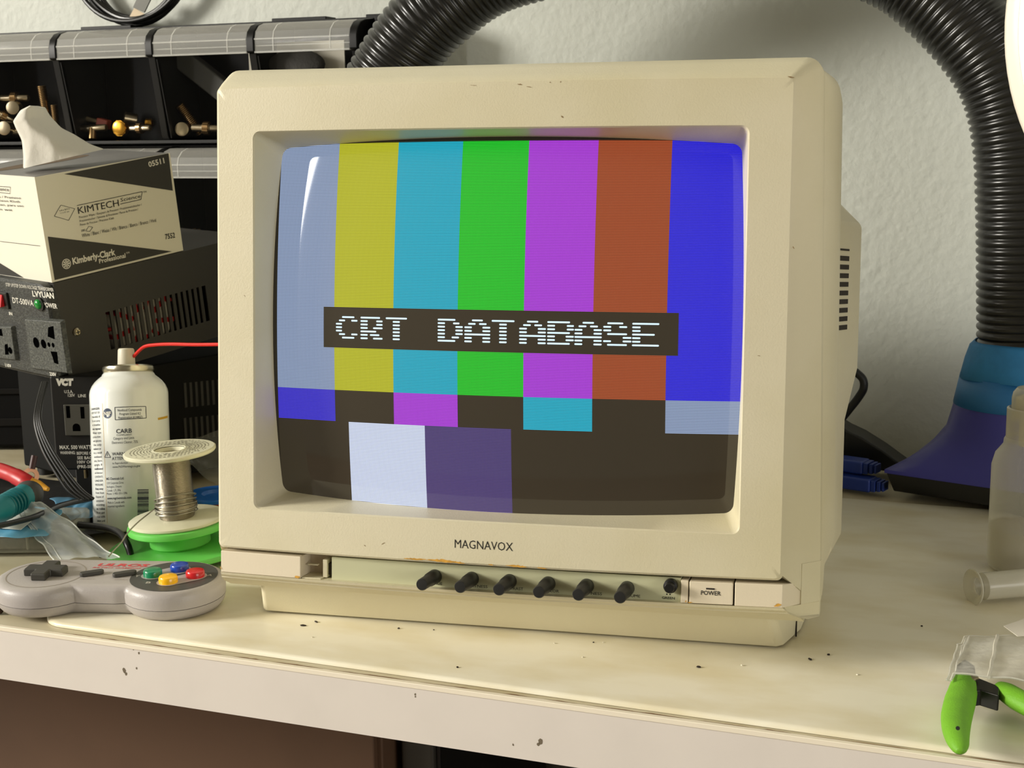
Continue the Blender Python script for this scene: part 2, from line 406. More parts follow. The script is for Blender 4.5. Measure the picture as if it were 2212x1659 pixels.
part('push_button', MB().lathe([(3.9, 0), (4.0, 1), (3.9, 5), (3.0, 5.3), (2.9, 9.5), (2.5, 10), (.4, 10)], Matrix.Rotation(PI / 2, 4, 'X'), 24), M_black, mon, TIL @ Matrix.Translation((108, -.5, -5.9)))
# shell behind the bezel
def ringg(x0, x1, z0, z1, r, y, warp=None): return ring3(x0, x1, z0, z1, r, y, warp)
def fl2(dx): return lambda x, z: (x + (dx * (1 - (z + 20) / 310) if x > 100 else 0), z)
def cut(p):                            # lower right corner is cut away
    if p.x > 100 and p.z < 12: p = Vector((p.x - (12 - p.z) * .42, p.y, p.z))
    return p
sh = [ringg(-175, 183.3, -23, 290.6, 9, 32, flare), ringg(-178, 187, -24, 290, 12, 40, fl2(5)), [cut(p) for p in ringg(-182, 193.3, -24, 288.5, 13, 60, fl2(4))],
      [cut(p) for p in ringg(-184, 194.6, -22, 286.5, 14, 86, fl2(4))], [cut(p) for p in ringg(-178, 190, -18, 280, 14, 92, fl2(4))]]
part('rear_collar', MB().loft(sh, False, True), M_case, mon, TIL, angle=28)
def octr(y, k, xo, zo):
    P = [(-168, 272), (168, 272), (194, 218), (209, 203), (209, 111), (202, 77), (202, 2), (192, -14), (150, -20), (-150, -20), (-190, -14), (-196, 2), (-200, 111), (-200, 203), (-190, 218)]
    return [Vector((px_ * k + xo, y, (pz - 125) * k + 125 + zo)) for px_, pz in P]
def near(y):
    P = [(-160, 268), (160, 268), (191, 216), (193, 203), (193, 111), (195, 77), (196, 2), (190, -12), (150, -18), (-150, -18), (-176, -12), (-178, 2), (-178, 111), (-178, 203), (-176, 216)]
    return [Vector((a, y, b)) for a, b in P]
part('rear_housing', MB().loft([near(88), octr(150, 1, 0, 0), octr(210, .97, 0, 0), octr(330, .62, 0, -8), octr(372, .55, 0, -10)], True, True), M_case, mon, TIL, bevel=2.5, seg=3, angle=25)
vg = MB()
for i in range(10):
    z = 186.5 - i * 5.35
    t0, t1 = .16, .52
    for a, b in ((t0, t1),):
        xa = 193 + 16 * a; xb = 193 + 16 * b; ya = 88 + 62 * a; yb_ = 88 + 62 * b
        h = 1.5 if 0 < i < 10 else .6
        vg.add([(xa + .35, ya - .1, z - h), (xb + .35, yb_ - .1, z - h), (xb + .35, yb_ - .1, z + h), (xa + .35, ya - .1, z + h), (xa - 2, ya, z - h), (xb - 2, yb_, z - h), (xb - 2, yb_, z + h), (xa - 2, ya, z + h)],
               [(0, 1, 2, 3), (4, 7, 6, 5), (0, 4, 5, 1), (1, 5, 6, 2), (2, 6, 7, 3), (3, 7, 4, 0)])
part('vent_grille', vg, M_dark, mon, TIL, smooth=False)['label'] = 'column of dark slots in the flank'
# foot
def footr(z, f, inset, xr2):
    a = [(-161 + inset, f + 3), (-158 + inset, f)] + [(-158 + inset + (xr2 - 5 + 158 - inset) * i / 12, f) for i in range(1, 12)] + [(xr2 - 4, f), (xr2, f + 4), (xr2 + 9, f + 32), (xr2 + 12, f + 60), (xr2 + 12, 300), (-170, 300), (-170 + inset, f + 34)]
    return [Vector((x, y, z)) for x, y in a]
ft = MB().loft([footr(1.4, 39.0, 0, 170.5), footr(26.5, 19.5, 7.5, 165.5), footr(36, 20, 8, 165.5)])
bs = part('foot', ft, M_base, mon, MON, bevel=1.6, seg=3, angle=25)
for x_ in (-140, 150):
    for y_ in (60, 280): part('rubber_pad', MB().cyl((x_, y_, .1), (x_, y_, 2), 8), M_blackr, bs, MON)
part('seam', MB().box(176.2, 177.2, 60, 61, 1, 27), M_dark, bs, MON)
# tube face with the picture
M_pic = {}
def phosphor(name, rgb, k=1.0, pat=True, hi=1.0):
    m = mat(name, (52, 47, 39), .035, spec=.6); nt = m.node_tree; N = nt.nodes; L = nt.links; b = N['Principled BSDF']
    c = srgb(rgb); c = tuple(v * k for v in c) + (1,)
    if not pat:
        b.inputs['Emission Color'].default_value = c; b.inputs['Emission Strength'].default_value = 1; return m
    tc = N.new('ShaderNodeTexCoord'); sp = N.new('ShaderNodeSeparateXYZ'); L.new(tc.outputs['Object'], sp.inputs[0])
    def wave(sock, pitch, lo, hi2):
        a = N.new('ShaderNodeMath'); a.operation = 'MULTIPLY'; a.inputs[1].default_value = 2 * PI / (pitch * S); L.new(sock, a.inputs[0])
        s1 = N.new('ShaderNodeMath'); s1.operation = 'SINE'; L.new(a.outputs[0], s1.inputs[0])
        r = N.new('ShaderNodeMapRange'); r.inputs[1].default_value = -1; r.inputs[2].default_value = 1; r.inputs[3].default_value = lo; r.inputs[4].default_value = hi2
        L.new(s1.outputs[0], r.inputs[0]); return r.outputs[0]
    a = wave(sp.outputs['Z'], .925, .45, 1.55); bb = wave(sp.outputs['X'], .80, .78, 1.22)
    mu = N.new('ShaderNodeMath'); mu.operation = 'MULTIPLY'; L.new(a, mu.inputs[0]); L.new(bb, mu.inputs[1])
    b.inputs['Emission Color'].default_value = c; L.new(mu.outputs[0], b.inputs['Emission Strength']); return m
PIC = {'off': phosphor('tube_unlit', (0, 0, 0), pat=False), 'grey': phosphor('picture_light_grey', (136, 154, 186), .9), 'yellow': phosphor('picture_yellow', (174, 176, 34)),
       'cyan': phosphor('picture_cyan', (0, 160, 186)), 'green': phosphor('picture_green', (0, 182, 36)), 'magenta': phosphor('picture_magenta', (160, 52, 205)),
       'red': phosphor('picture_brick_red', (150, 66, 34)), 'blue': phosphor('picture_blue', (30, 28, 206)), 'blue2': phosphor('picture_blue_low', (50, 42, 192)),
       'white': phosphor('picture_white', (196, 206, 232), 1.0), 'violet': phosphor('picture_dim_violet', (66, 54, 112), 1.0), 'black': phosphor('picture_black_painted_haze', (46, 40, 30), .6, pat=False)}  # brown emission of the black areas paints in room light reflected by the tube
keys = list(PIC)
def region(x, z):
    if x < -140.2 or z > 246.2: return 'off'
    if 123.4 < z < 148.0 and abs(x) < 107.4: return 'black'
    bars = [(-100.2, 'grey'), (-61.3, 'yellow'), (-21, 'cyan'), (18.7, 'green'), (59, 'magenta'), (100.8, 'red'), (999, 'blue')]
    low_ = [(-100.2, 'blue2'), (-61.3, 'black'), (-21, 'magenta'), (18.7, 'black'), (59, 'cyan'), (100.8, 'black'), (999, 'grey')]
    if z > 97.6: return next(c for b_, c in bars if x < b_)
    if z > 78.5: return next(c for b_, c in low_ if x < b_)
    if -91.3 < x < -41.7: return 'white'
    if -41.7 <= x < 11.3: return 'violet'
    return 'black'
xs = sorted(set([-147, -140.2, -107.4, -100.2, -91.3, -61.3, -41.7, -21, 11.3, 18.7, 59, 100.8, 107.4, 147] + [-120, -73, -31, -5, 40, 80, 120, 132, 140, -50, -130]))
zs = sorted(set([23, 78.5, 97.6, 123.4, 148.0, 246.2, 252] + [30, 42, 54, 66, 88, 110, 136, 160, 172, 184, 196, 208, 220, 232, 240]))
g = MB(); nz = len(zs)
for x in xs:
    for z in zs: g.v.append(Vector((x, glassy(x, z), z)))
for i in range(len(xs) - 1):
    for j in range(nz - 1):
        g.f.append([i * nz + j, (i + 1) * nz + j, (i + 1) * nz + j + 1, i * nz + j + 1]); g.m.append(keys.index(region((xs[i] + xs[i + 1]) / 2, (zs[j] + zs[j + 1]) / 2)))
def glass_normals(o):
    me = o.data; me.set_sharp_from_angle(angle=math.radians(180))
scr = part('tube_face', g, [PIC[k] for k in keys], mon, TIL, angle=180); scr['label'] = 'bulging glass tube face showing colour bars'
FONT = {'C': [(2, 6), (1, 3, 5, 7), (0, 2), (0, 2), (0, 2), (1, 3, 5, 7), (2, 6)], 'R': [(0, 6.2), (0, 2.3, 5, 7), (0, 2.3, 5, 7), (0, 2.3, 4, 7), (0, 5), (0, 2.3, 3, 6), (0, 2.3, 4, 7)],
        'T': [(0, 6.6)] + [(2.2, 4.4)] * 6, 'D': [(0, 5.3), (0, 2.2, 4.6, 6.5), (0, 2.2, 5.3, 7.5), (0, 2.2, 5.3, 7.5), (0, 2.2, 5.3, 7.5), (0, 2.2, 4.2, 6.4), (0, 5.3)],
        'A': [(2.2, 5.4), (1.1, 3.3, 4.3, 6.5), (0, 2.2, 5.3, 7.6), (0, 2.2, 5.3, 7.6), (0, 7.6), (0, 2.2, 5.3, 7.6), (0, 2.2, 5.3, 7.6)],
        'B': [(0, 6.4), (0, 2.2, 5.5, 7.5), (0, 2.2, 5.5, 7.5), (0, 6.4), (0, 2.2, 5.2, 7.5), (0, 2.2, 5.2, 7.5), (0, 6.4)],
        'S': [(1.1, 5.5), (0, 2.2, 4.4, 6.6), (0, 2.2), (1.1, 6.6), (5.4, 7.8), (0, 2.2, 5.4, 7.8), (1.1, 6.6)],
        'E': [(0, 7.4), (0, 2.3), (0, 2.3), (0, 6.2), (0, 2.3), (0, 2.3), (0, 7.4)]}
tx = MB(); xc = -99.0
for i, ch in enumerate('CRT DATABASE'):
    x0 = -99.0 + 16.45 * i + (-.6 if i > 8 else 0)
    if ch == ' ': continue
    for r, spans in enumerate(FONT[ch]):
        z = 142.0 - 2.06 * r - i * .05
        for a, b in zip(spans[::2], spans[1::2]):
            xa = x0 + a * 2.06; xb = x0 + b * 2.06; n = 5; h = .5; ring_ = []
            for k in range(7): t = PI / 2 + PI * k / 6; ring_.append((xa + .45 + .45 * math.cos(t), z + h * math.sin(t)))
            for k in range(7): t = -PI / 2 + PI * k / 6; ring_.append((xb - .45 + .45 * math.cos(t), z + h * math.sin(t)))
            tx.add([(p, glassy(p, q) - .12, q) for p, q in ring_], [list(range(14))])
part('caption_lettering', tx, phosphor('picture_text_white', (214, 240, 255), 1.15, pat=False), scr, TIL, smooth=False)
# maker's name, wear marks
nm = text(MB(), 'MAGNAVOX', -17.6, 17.2, 9.7, 5.2, -.04, fn=lambda x, z: Vector((x, bulge(x) - .12, z)))
part('nameplate_lettering', nm, M_ink, mon, TIL, smooth=False)
def facept(px, py):
    y = 0
    for _ in range(6): p = onplane(TIL, 1, y, px, py); y = bulge(p.x)
    return p
wm = MB(); wm2 = MB()
def blob(mb, px0, py0, px1, py1, h, n=14, f=facept, off=-.13):
    a = f(px0, py0); b = f(px1, py1); up_ = []; dn = []
    for i in range(n + 1):
        t = i / n; e = math.sin(PI * min(.98, max(.02, t))) ** .6
        c = a.lerp(b, t); up_.append(c + Vector((0, off, h * e * random.uniform(.3, 1)))); dn.append(c + Vector((0, off, -h * e * random.uniform(.3, .8))))
    for q in up_ + dn: q.y = min(q.y, bulge(q.x) + off) if q.z > -16 else q.y
    mb.add(up_ + dn, [(i, i + 1, i + n + 2, i + n + 1) for i in range(n)])
for a in ((872, 1206, 925, 1209, .8), (922, 1209, 985, 1214, 1.3), (975, 1213, 1004, 1217, .8), (1092, 1221, 1138, 1225, .9), (1055, 1219, 1066, 1221, .6), (1160, 1226, 1182, 1229, .6)): blob(wm, *a)
for a in ((637, 1246, 649, 1246, 1.3), (476, 1224, 479, 1229, 1.0), (1672, 1309, 1688, 1306, 1.1), (1485, 1301, 1496, 1301, .6), (1480, 1300, 1483, 1298, .8)): blob(wm2, *a, n=6, off=-.35)
def pieces(mb, size, name, m_, par):
    for k in range(0, len(mb.v), size):
        part(name, MB().add(mb.v[k:k + size], [[i - k for i in f] for f in mb.f if k <= f[0] < k + size]), m_, par, TIL, smooth=False)
pieces(wm2, 14, 'worn_patch', M_wear, mon); pieces(wm, 30, 'worn_patch', M_wear, mon)
sm = MB()
for a in ((1118, 182, 1128, 183, .5), (1187, 178, 1190, 178, .4), (1210, 178, 1212, 176, .6), (1137, 187, 1150, 189, .3), (1212, 251, 1217, 254, .8), (1015, 184, 1030, 185, .2), (786, 1177, 790, 1180, .4), (824, 1176, 832, 1172, .4), (1712, 533, 1716, 537, .8), (1636, 768, 1642, 769, .3),
          (527, 638, 530, 640, .3), (1702, 165, 1716, 168, .7)): blob(sm, *a, n=5)
pieces(sm, 12, 'scratch', mat('grey_brown_scratch', (140, 116, 78), .8), mon)

# ------------------------------------------------------------------ tissue box
KR = ((0.319, -0.948, -0.012), (0.940, 0.318, -0.125), (0.122, 0.029, 0.992))
KM = rotm(KR, (-726.07, 223.02, 193.07))
M_card = mat('white_card', (226, 221, 202), .55); M_cardd = mat('dark_olive_print', (44, 41, 33), .5); M_cardt = mat('grey_card_top', (120, 118, 116), .3, mottle=.1, mscale=30)
kb = thing('tissue_box', KM, 'white and dark olive box of laboratory wipes on top of the black transformer', 'box')
Lx, Ly, Lz = 130, 120, 84
q = MB().box(0, Lx, 0, Ly, 0, Lz - .3).mat(1).box(1, Lx - 1, 1, Ly - 1, Lz - .35, Lz)
part('carton', q, [M_card, M_cardt], kb, bevel=.8)
def kf(px, py, off=-.25):
    p = onplane(KM, 1, 0, px, py); return Vector((min(Lx - .3, max(.3, p.x)), off, min(Lz - .3, max(.2, p.z))))
pr = MB().add([kf(138, 376), kf(363, 327), kf(373, 412)], [(0, 1, 2)]).add([kf(103, 511), kf(371, 543), kf(118, 605)], [(0, 1, 2)])
part('printed_panel', pr, M_cardd, kb, smooth=False)['label'] = 'dark olive wedges printed on the long side'
def kline(px, py, px2, py2):
    a = kf(px, py); b = kf(px2, py2); return a, b
def ktext(mb, s_, a, b, hpx, weight=0., italic=0., off=-.4):
    A = kf(*a, off); B = kf(*b, off); d = (B - A); Ln = d.length; d.normalize(); up_ = Vector((0, 0, 1)); up_ = (up_ - d * up_.dot(d)).normalized()
    vs, fs = textverts(s_, 0, Ln, 0, hpx * .378, weight, italic=italic)
    mb.add([A + d * u + up_ * v for u, v in vs], fs)
def klinem(mb, a, b, wpx=1.2, off=-.4):
    A = kf(*a, off); B = kf(*b, off); d = (B - A).normalized(); n_ = Vector((-d.z, 0, d.x)) * wpx * .19
    mb.add([A - n_, B - n_, B + n_, A + n_], [(0, 1, 2, 3)])
kt = MB()
ktext(kt, 'KIMTECH', (169, 462), (257, 445), 15, 0)
ktext(kt, 'Science', (260, 436), (303, 427), 8, 0, .15)
for a, b in (((166, 444), (307, 414)), ((307, 414), (304, 431)), ((304, 431), (259, 441))): klinem(kt, a, b)
ktext(kt, 'TM', (309, 417), (316, 416), 4)
ktext(kt, 'Precision Wipes / Essuyeurs de Precision / Prazisionswischtucher /', (171, 472), (306, 444), 5)
ktext(kt, 'Prazisionstucher / Salviette di Precisione / Panos de Precision /', (172, 480), (298, 454), 5)
ktext(kt, 'Panos de Precisao / Precision Kloth', (173, 488), (246, 473), 5)
ktext(kt, '280', (175, 501), (184, 499), 5)
ktext(kt, 'White / Blanc / Weiss / Wit / Bianco / Blanco / Branco / Hvid', (177, 513), (337, 479), 8, 0)
ktext(kt, '7552', (357, 517), (378, 513), 12, .15)
for P_ in (((117, 467), (131, 443), (161, 451), (148, 476)), ((185, 499), (191, 489), (200, 491), (193, 500))):
    for a, b in zip(P_, P_[1:] + P_[:1]): klinem(kt, a, b, .9)
ktext(kt, '4.4 x 8.4 in', (128, 457), (150, 452), 3.4); ktext(kt, '11 x 21 cm', (130, 462), (149, 458), 3.4)
part('dark_lettering', kt, M_ink, kb, smooth=False)
M_wp = mat('white_print', (222, 218, 204), .5)
kw = MB(); ktext(kw, '05511', (321, 361), (355, 352), 12, .25); part('printed_number', kw, M_wp, kb, smooth=False)
kw = MB(); ktext(kw, 'Kimberly-Clark', (157, 571), (249, 550), 14, .35); ktext(kw, 'Professional', (214, 569), (271, 556), 10, .2); ktext(kw, 'TM', (272, 549), (279, 547), 4)
c0 = kf(143, 570, -.4)
for r0, r1 in ((4.1, 3.5), (1.1, .5)):
    n = 20; kw.add([c0 + Vector((r * math.cos(2 * PI * k / n), 0, r * math.sin(2 * PI * k / n))) for r in (r0, r1) for k in range(n)], [(k, (k + 1) % n, n + (k + 1) % n, n + k) for k in range(n)])
for k in range(8):
    a = PI * k / 4; d = Vector((math.cos(a), 0, math.sin(a))); e = Vector((-d.z, 0, d.x))
    kw.add([c0 + d * 1.2 + e * .3, c0 + d * 1.2 - e * .3, c0 + d * 3.0 - e * .75, c0 + d * 3.0 + e * .75], [(0, 1, 2, 3)])
part('white_lettering', kw, M_wp, kb, smooth=False)
def kl(px, py, off=-.3):
    p = onplane(KM, 0, 0, px, py); return Vector((off, p.y, min(Lz - .3, max(.2, p.z))))
part('printed_panel', MB().add([kl(-60, 520), kl(0, 568), kl(52, 600), kl(-100, 586)], [(0, 1, 2, 3)]), M_cardd, kb, smooth=False)
kl2 = MB()
def kltext(s_, a, b, hpx, w_=0.):
    A = kl(*a, -.45); B = kl(*b, -.45); d = B - A; Ln = d.length; d.normalize(); up_ = Vector((0, 0, 1))
    vs, fs = textverts(s_, 0, Ln, 0, hpx * .378, w_); kl2.add([A + d * u + up_ * v for u, v in vs], fs)
kltext('Science', (-9, 411), (20, 413), 8)
for i, (y_, xx) in enumerate(((428, 46), (436, 44), (445, 52), (454, 28))): kltext(('Precision Wipes / Prazision', 'Salviette di Precision Kloth', 'Panos de Precisao, para uso', 'en precision wit')[i], (-60, y_ - 5), (xx, y_ + 2), 5)
for a, b in (((-40, 399), (23, 404)), ((23, 404), (22, 418)), ((22, 418), (-12, 414)), ((0, 521), (87, 531))):
    A = kl(*a, -.45); B = kl(*b, -.45); n_ = Vector((0, 0, .2)) if abs(a[0] - b[0]) > 5 else Vector((0, .2, 0)); kl2.add([A - n_, B - n_, B + n_, A + n_], [(0, 1, 2, 3)])
part('dark_lettering', kl2, M_ink, kb, smooth=False)
slot = MB(); cs = onplane(KM, 2, Lz, 90, 352)
slot.add([Vector((cs.x + 46 * math.cos(a), cs.y + 13 * math.sin(a), Lz + .15)) for a in [2 * PI * k / 28 for k in range(28)]], [list(range(28))])
part('opening', slot, mat('brown_card_edge', (96, 78, 56), .8), kb, smooth=False)
# the wipe sticking out: lofted outline with folds
TP = at(110, 340, d=1120)
def outl(t):   # left and right silhouettes of the wipe, by height 0..1
    Lp = [(50, 364), (50, 335), (47, 303), (34, 277), (28, 262), (44, 238), (64, 228)]
    Rp = [(225, 322), (196, 312), (160, 290), (132, 276), (108, 250), (98, 232), (82, 229)]
    k = t * (len(Lp) - 1); i = min(int(k), len(Lp) - 2); f = k - i
    a = [Lp[i][j] + (Lp[i + 1][j] - Lp[i][j]) * f for j in (0, 1)]; b = [Rp[i][j] + (Rp[i + 1][j] - Rp[i][j]) * f for j in (0, 1)]
    return a, b
def wipe(u, v, side):
    a, b = outl(v); px_ = a[0] + (b[0] - a[0]) * u; py_ = a[1] + (b[1] - a[1]) * u
    bul = math.sin(PI * u) ** .6 * (16 - 7 * v) * (1 if v < .98 else .5)
    fold = 2.4 * math.sin(7 * u + 4 * v) * math.sin(PI * u) + .9 * abs(math.sin(9 * u - 5 * v)) * (1.2 - v)
    dd = 1112 + 22 * u + side * bul + fold * (1 if side < 0 else .6)
    return at(px_, py_, d=dd)
tm = MB(); tm.grid(lambda u, v: wipe(u, v, -1), 40, 24); tm.grid(lambda u, v: wipe(1 - u, v, .7), 24, 16)
ts = part('tissue', tm, mat('soft_white_tissue', (216, 212, 200), .9, bump=.3, bscale=300), None, Matrix.Translation(TP), sub=1, world=True)
tag(ts, 'crumpled white paper wipe pulled up out of the white and olive box', 'tissue')

# ------------------------------------------------------------------ voltage transformer under the box
TRM = KM @ Matrix.Translation((0, -1.5, -.4))
M_steel = mat('satin_black_steel', (40, 37, 31), .42, bump=.1, bscale=600); M_tex = mat('speckled_black_faceplate', (50, 52, 48), .55, bump=.5, bscale=700, mottle=.5, mscale=500, rgb2=(86, 88, 80))
tr = thing('voltage_transformer', TRM, 'black step-down transformer with red switch, sockets and slotted side, under the wipes box', 'transformer')
TL, TW, TH = 205, 150, 82
def tp(px, py, off=0.): return onplane(TRM, 1, off, px, py)
s0 = tp(227, 672); s1 = tp(441, 620); sb = tp(235, 757)
NSL = 18; sx0 = s0.x; sx1 = s1.x + 1.5; zt = (s0.z + s1.z) / 2; zb = sb.z
cs_ = MB().box(0, TL, 1.6, TW, -1.6, 0).box(0, TL, 0, 1.6, zt, 0).box(0, TL, 0, 1.6, -TH, zb).box(0, sx0, 0, 1.6, zb, zt).box(sx1, TL, 0, 1.6, zb, zt)
pit = (sx1 - sx0) / NSL
for i in range(1, NSL): cs_.box(sx0 + pit * i - pit * .27, sx0 + pit * i + pit * .27, 0, 1.6, zb, zt)
cs_.box(0, TL, 1.6, TW, -TH, -TH + 1.6).box(0, TL, TW - 1.6, TW, -TH, 0).box(TL - 1.6, TL, 0, TW, -TH, 0)
part('housing', cs_, M_steel, tr)
wn = MB()
tc_ = Vector(((sx0 + sx1) / 2 - 14, 21, (zt + zb) / 2 - 2))
wn.lathe([(12, -17), (28, -17), (30, -14), (30, 14), (28, 17), (12, 17)], Matrix.Translation(tc_) @ Matrix.Rotation(PI / 2, 4, 'X'), 40)
wd = part('winding', wn, mat('white_winding_wrap', (232, 226, 212), .6, bump=.3, bscale=200), tr)
rt = MB()
for a in range(0, 360, 40): rt.box(11, 30.8, -18, 18, -2, 2, Matrix.Translation(tc_) @ Matrix.Rotation(math.radians(a + 8), 4, 'Y'))
rt.tube(catmull([(tc_.x - 40, 8, zb + 16), (tc_.x - 10, 6, zb + 14), (tc_.x + 14, 7, zb + 22), (tc_.x + 34, 8, zt - 6)]), 1.6)
part('red_tape', rt, mat('red_tape', (178, 26, 26), .5), wd, TRM)
# faceplate at the end (local x = 0)
def fp_(px, py, off=-9.): return onplane(TRM, 0, off, px, py)
c1 = fp_(142, 628); c2 = fp_(165, 828)
y0 = -3; y1 = 150; z1 = .5; z0 = c2.z - 1
pl = MB().loft([[Vector((xx, y, z)) for y, z in rrect(y0 + ins, y1 - ins, z0 + ins, z1 - ins, 13, 6, 6)] for xx, ins in ((0, 0), (-7, 0), (-9, 2))])
fpl = part('faceplate', pl, mat('speckled_dark_faceplate', (32, 33, 30), .5, bump=.5, bscale=700, mottle=.5, mscale=500, rgb2=(58, 60, 54)), tr)
def raised(px4, dep, nm, mt_=M_tex, parent=None, holes=()):
    mb = MB(); P0 = [fp_(*p) for p in px4]; c = sum(P0, Vector()) / 4
    P1 = [Vector((-9 - dep, c.y + (p.y - c.y) * .93, c.z + (p.z - c.z) * .93)) for p in P0]; P0 = [Vector((-8.5, p.y, p.z)) for p in P0]
    mb.loft([P0, P1]); return part(nm, mb, mt_, parent or fpl, TRM, bevel=.6)
so = raised([(57, 684), (140, 690), (156, 808), (73, 797)], 3.2, 'socket')
so2 = raised([(-45, 700), (33, 702), (43, 778), (-40, 770)], 3.2, 'socket')
def holes(pts, par, off=-12.35):
    mb = MB()
    for P in pts:
        if len(P) == 3:
            c = fp_(P[0], P[1], off); mb.add([c + Vector((0, P[2] * math.cos(a), P[2] * math.sin(a) * 1.05)) for a in [2 * PI * k / 14 for k in range(14)]], [list(range(14))])
        else: mb.add([fp_(a, b, off) for a, b in P], [list(range(len(P)))])
    part('pin_holes', mb, M_void, par, TRM, smooth=False)
holes([[(104, 707), (115, 704), (118, 733), (103, 727)], [(109, 759), (123, 760), (126, 787), (117, 784), (113, 770)], (78, 740, 4.2), (94, 743, 3.6), (105.5, 744.5, 1.9), (114.5, 745.5, 1.9)], so)
holes([[(-5, 712), (3, 710), (6, 726), (-6, 724)], [(10, 744), (16, 743), (19, 766), (11, 766)], (22, 757, 2.8)], so2)
ft_ = MB()
def ftext(s_, a, b, hpx, w_=0.):
    A = fp_(*a, -9.25); B = fp_(*b, -9.25); d = B - A; Ln = d.length; d.normalize()
    vs, fs = textverts(s_, 0, Ln, 0, hpx * .37, w_)
    part('printed_word', MB().add([A + d * u + Vector((0, 0, v)) for u, v in vs], fs), M_wp, fpl, TRM, smooth=False)
ftext('STEP UP/STEP DOWN VOLTAGE TRANSFORMER', (13, 618), (116, 630), 8, 0); ftext('LVYUAN', (71, 640), (117, 645), 13, .25); ftext('DT-500VA', (28, 654), (73, 661), 13, .1)
ftext('POWER', (95, 663), (124, 667), 11, .1); ftext('110V', (12, 792), (25, 794), 8, .2); ftext('230V', (108, 811), (122, 813), 8, .2); ftext('IN', (20, 680), (27, 681), 7, .3)
lc = fp_(86, 656); part('indicator_light', MB().ball((-10.2, lc.y, lc.z), (3, 4.2, 4.2)), mat('green_lens', (22, 130, 50), .2, emit=(10, 90, 30), estr=.15), fpl, TRM)
part('light_ring', MB().lathe([(4.6, 0), (5.8, 0), (5.8, 1.5), (4.6, 1.5)], Matrix.Translation((-9, lc.y - .8, lc.z)) @ Matrix.Rotation(-PI / 2, 4, 'Y'), 24), M_black, fpl, TRM)
r0 = fp_(-24, 630); r1 = fp_(15, 661)
part('switch_frame', MB().box(-11, -8.5, r1.y - 5, r0.y + 3, r1.z - 2, r0.z + 2), M_black, fpl, TRM, bevel=.6)
rk = part('rocker_switch', MB().prism([(-10.8, r1.z), (-15, r1.z), (-12, r0.z), (-10.8, r0.z)], r1.y, r0.y, 'y'), mat('red_plastic', (206, 28, 36), .3), fpl, TRM, bevel=.5)
scw = tp(165, 717); part('screw', MB().lathe([(3.6, 0), (3.4, 1.2), (2.2, 2.3), (.3, 2.4)], Matrix.Translation((scw.x, 0, scw.z)) @ Matrix.Rotation(PI / 2, 4, 'X'), 20), mat('nickel', (190, 178, 150), .3, 1.), tr)
part('screw_slot', MB().box(scw.x - 1.8, scw.x + 1.8, -2.7, -1.9, scw.z - .35, scw.z + .35).box(scw.x - .35, scw.x + .35, -2.7, -1.9, scw.z - 1.8, scw.z + 1.8), M_ink, tr)
# second transformer below
T2b = TRM @ Vector((46, 4, -TH)); T2 = yawm((T2b.x, T2b.y, min(T2b.z, 114)), 1.2435)
t2 = thing('voltage_transformer', T2, 'plain black metal transformer in shadow at the bottom of the stack behind the spray can', 'transformer')
ZB = T2.translation.z - 11; hs2 = MB().box(0, 215, 0, 150, -ZB, -.5)
part('housing', hs2, mat('matt_black_steel', (14, 14, 12), .6, spec=.12), t2, bevel=2)
vv = MB()
for r_ in range(2):
    for i in range(9):
        A = onplane(T2, 1, 0, 399 + i * 12, 827 - i * 1.2 + r_ * 76); B = onplane(T2, 1, 0, 402 + i * 12, 880 - i * 1.2 + r_ * 70)
        vv.box(A.x - 1.4, A.x + 1.4, -.5, .5, B.z, A.z)
part('vent_slots', vv, mat('grey_slot_edge', (44, 42, 37), .6), t2, bevel=.3)
for x_ in (14, 196):
    for y_ in (14, 136):
        part('foot', MB().cyl((x_, y_, -ZB), (x_, y_, -ZB - 8), 8), M_blackr, t2)

# ------------------------------------------------------------------ plug-in converter
a0 = at(106, 818, d=1120); yaw_c = .33
CV = yawm((a0.x, a0.y, 0), yaw_c)
def cv(px, py, off=0.): return onplane(CV, 1, off, px, py)
zc0 = cv(150, 1016).z; zc1 = cv(150, 812).z
zc1 = min(zc1, 120)
xw = cv(232, 900).x
co = thing('power_converter', CV @ Matrix.Translation((xw / 2, 25, zc0)), 'black plug-in converter with white lettering and a three-pin outlet, left of the can', 'converter')
part('housing', MB().box(0, xw, 0, 48, zc0, zc1), mat('satin_black_plastic', (24, 23, 21), .45, spec=.3), co, CV, bevel=2)
o1 = cv(138, 873); o2 = cv(196, 940)
ou = part('outlet_face', MB().box(o1.x, o2.x + 3, -2.2, 0, o2.z, o1.z), mat('dark_grey_plastic', (62, 60, 52), .45), co, CV, bevel=.8)
ho = MB()
for a, b in (((142, 877), (152, 903)), ((173, 879), (183, 904))):
    p = cv(*a, -2.3); q_ = cv(*b, -2.3); ho.box(p.x, q_.x, -2.3, -2.0, q_.z, p.z)
p = cv(165, 923, -2.3); ho.prism([(p.x + 3.1 * math.cos(t), p.z + 3.1 * math.sin(t)) for t in [PI * k / 10 for k in range(11)]] + [(p.x - 3.1, p.z - 3.2), (p.x + 3.1, p.z - 3.2)], -2.3, -2.0, 'y')
part('pin_holes', ho, M_void, ou, CV)
M_ow = mat('off_white_print', (196, 192, 180), .6)
def cvt(s_, a, b, hpx, w_=.1, it=0.):
    A = cv(*a, -.2); B = cv(*b, -.2); part('printed_word', text(MB(), s_, A.x, B.x, (A.z + B.z) / 2, hpx * .366, w_, fn=lambda x, z: Vector((x, -.2, z)), italic=it), M_ow, co, CV, smooth=False)
cvt('VCT', (120, 832), (158, 832), 14, .9, .1); cvt('U.S.A.', (139, 849), (158, 849), 7); cvt('120V', (147, 857), (162, 857), 7); cvt('LINE', (169, 858), (186, 858), 7)
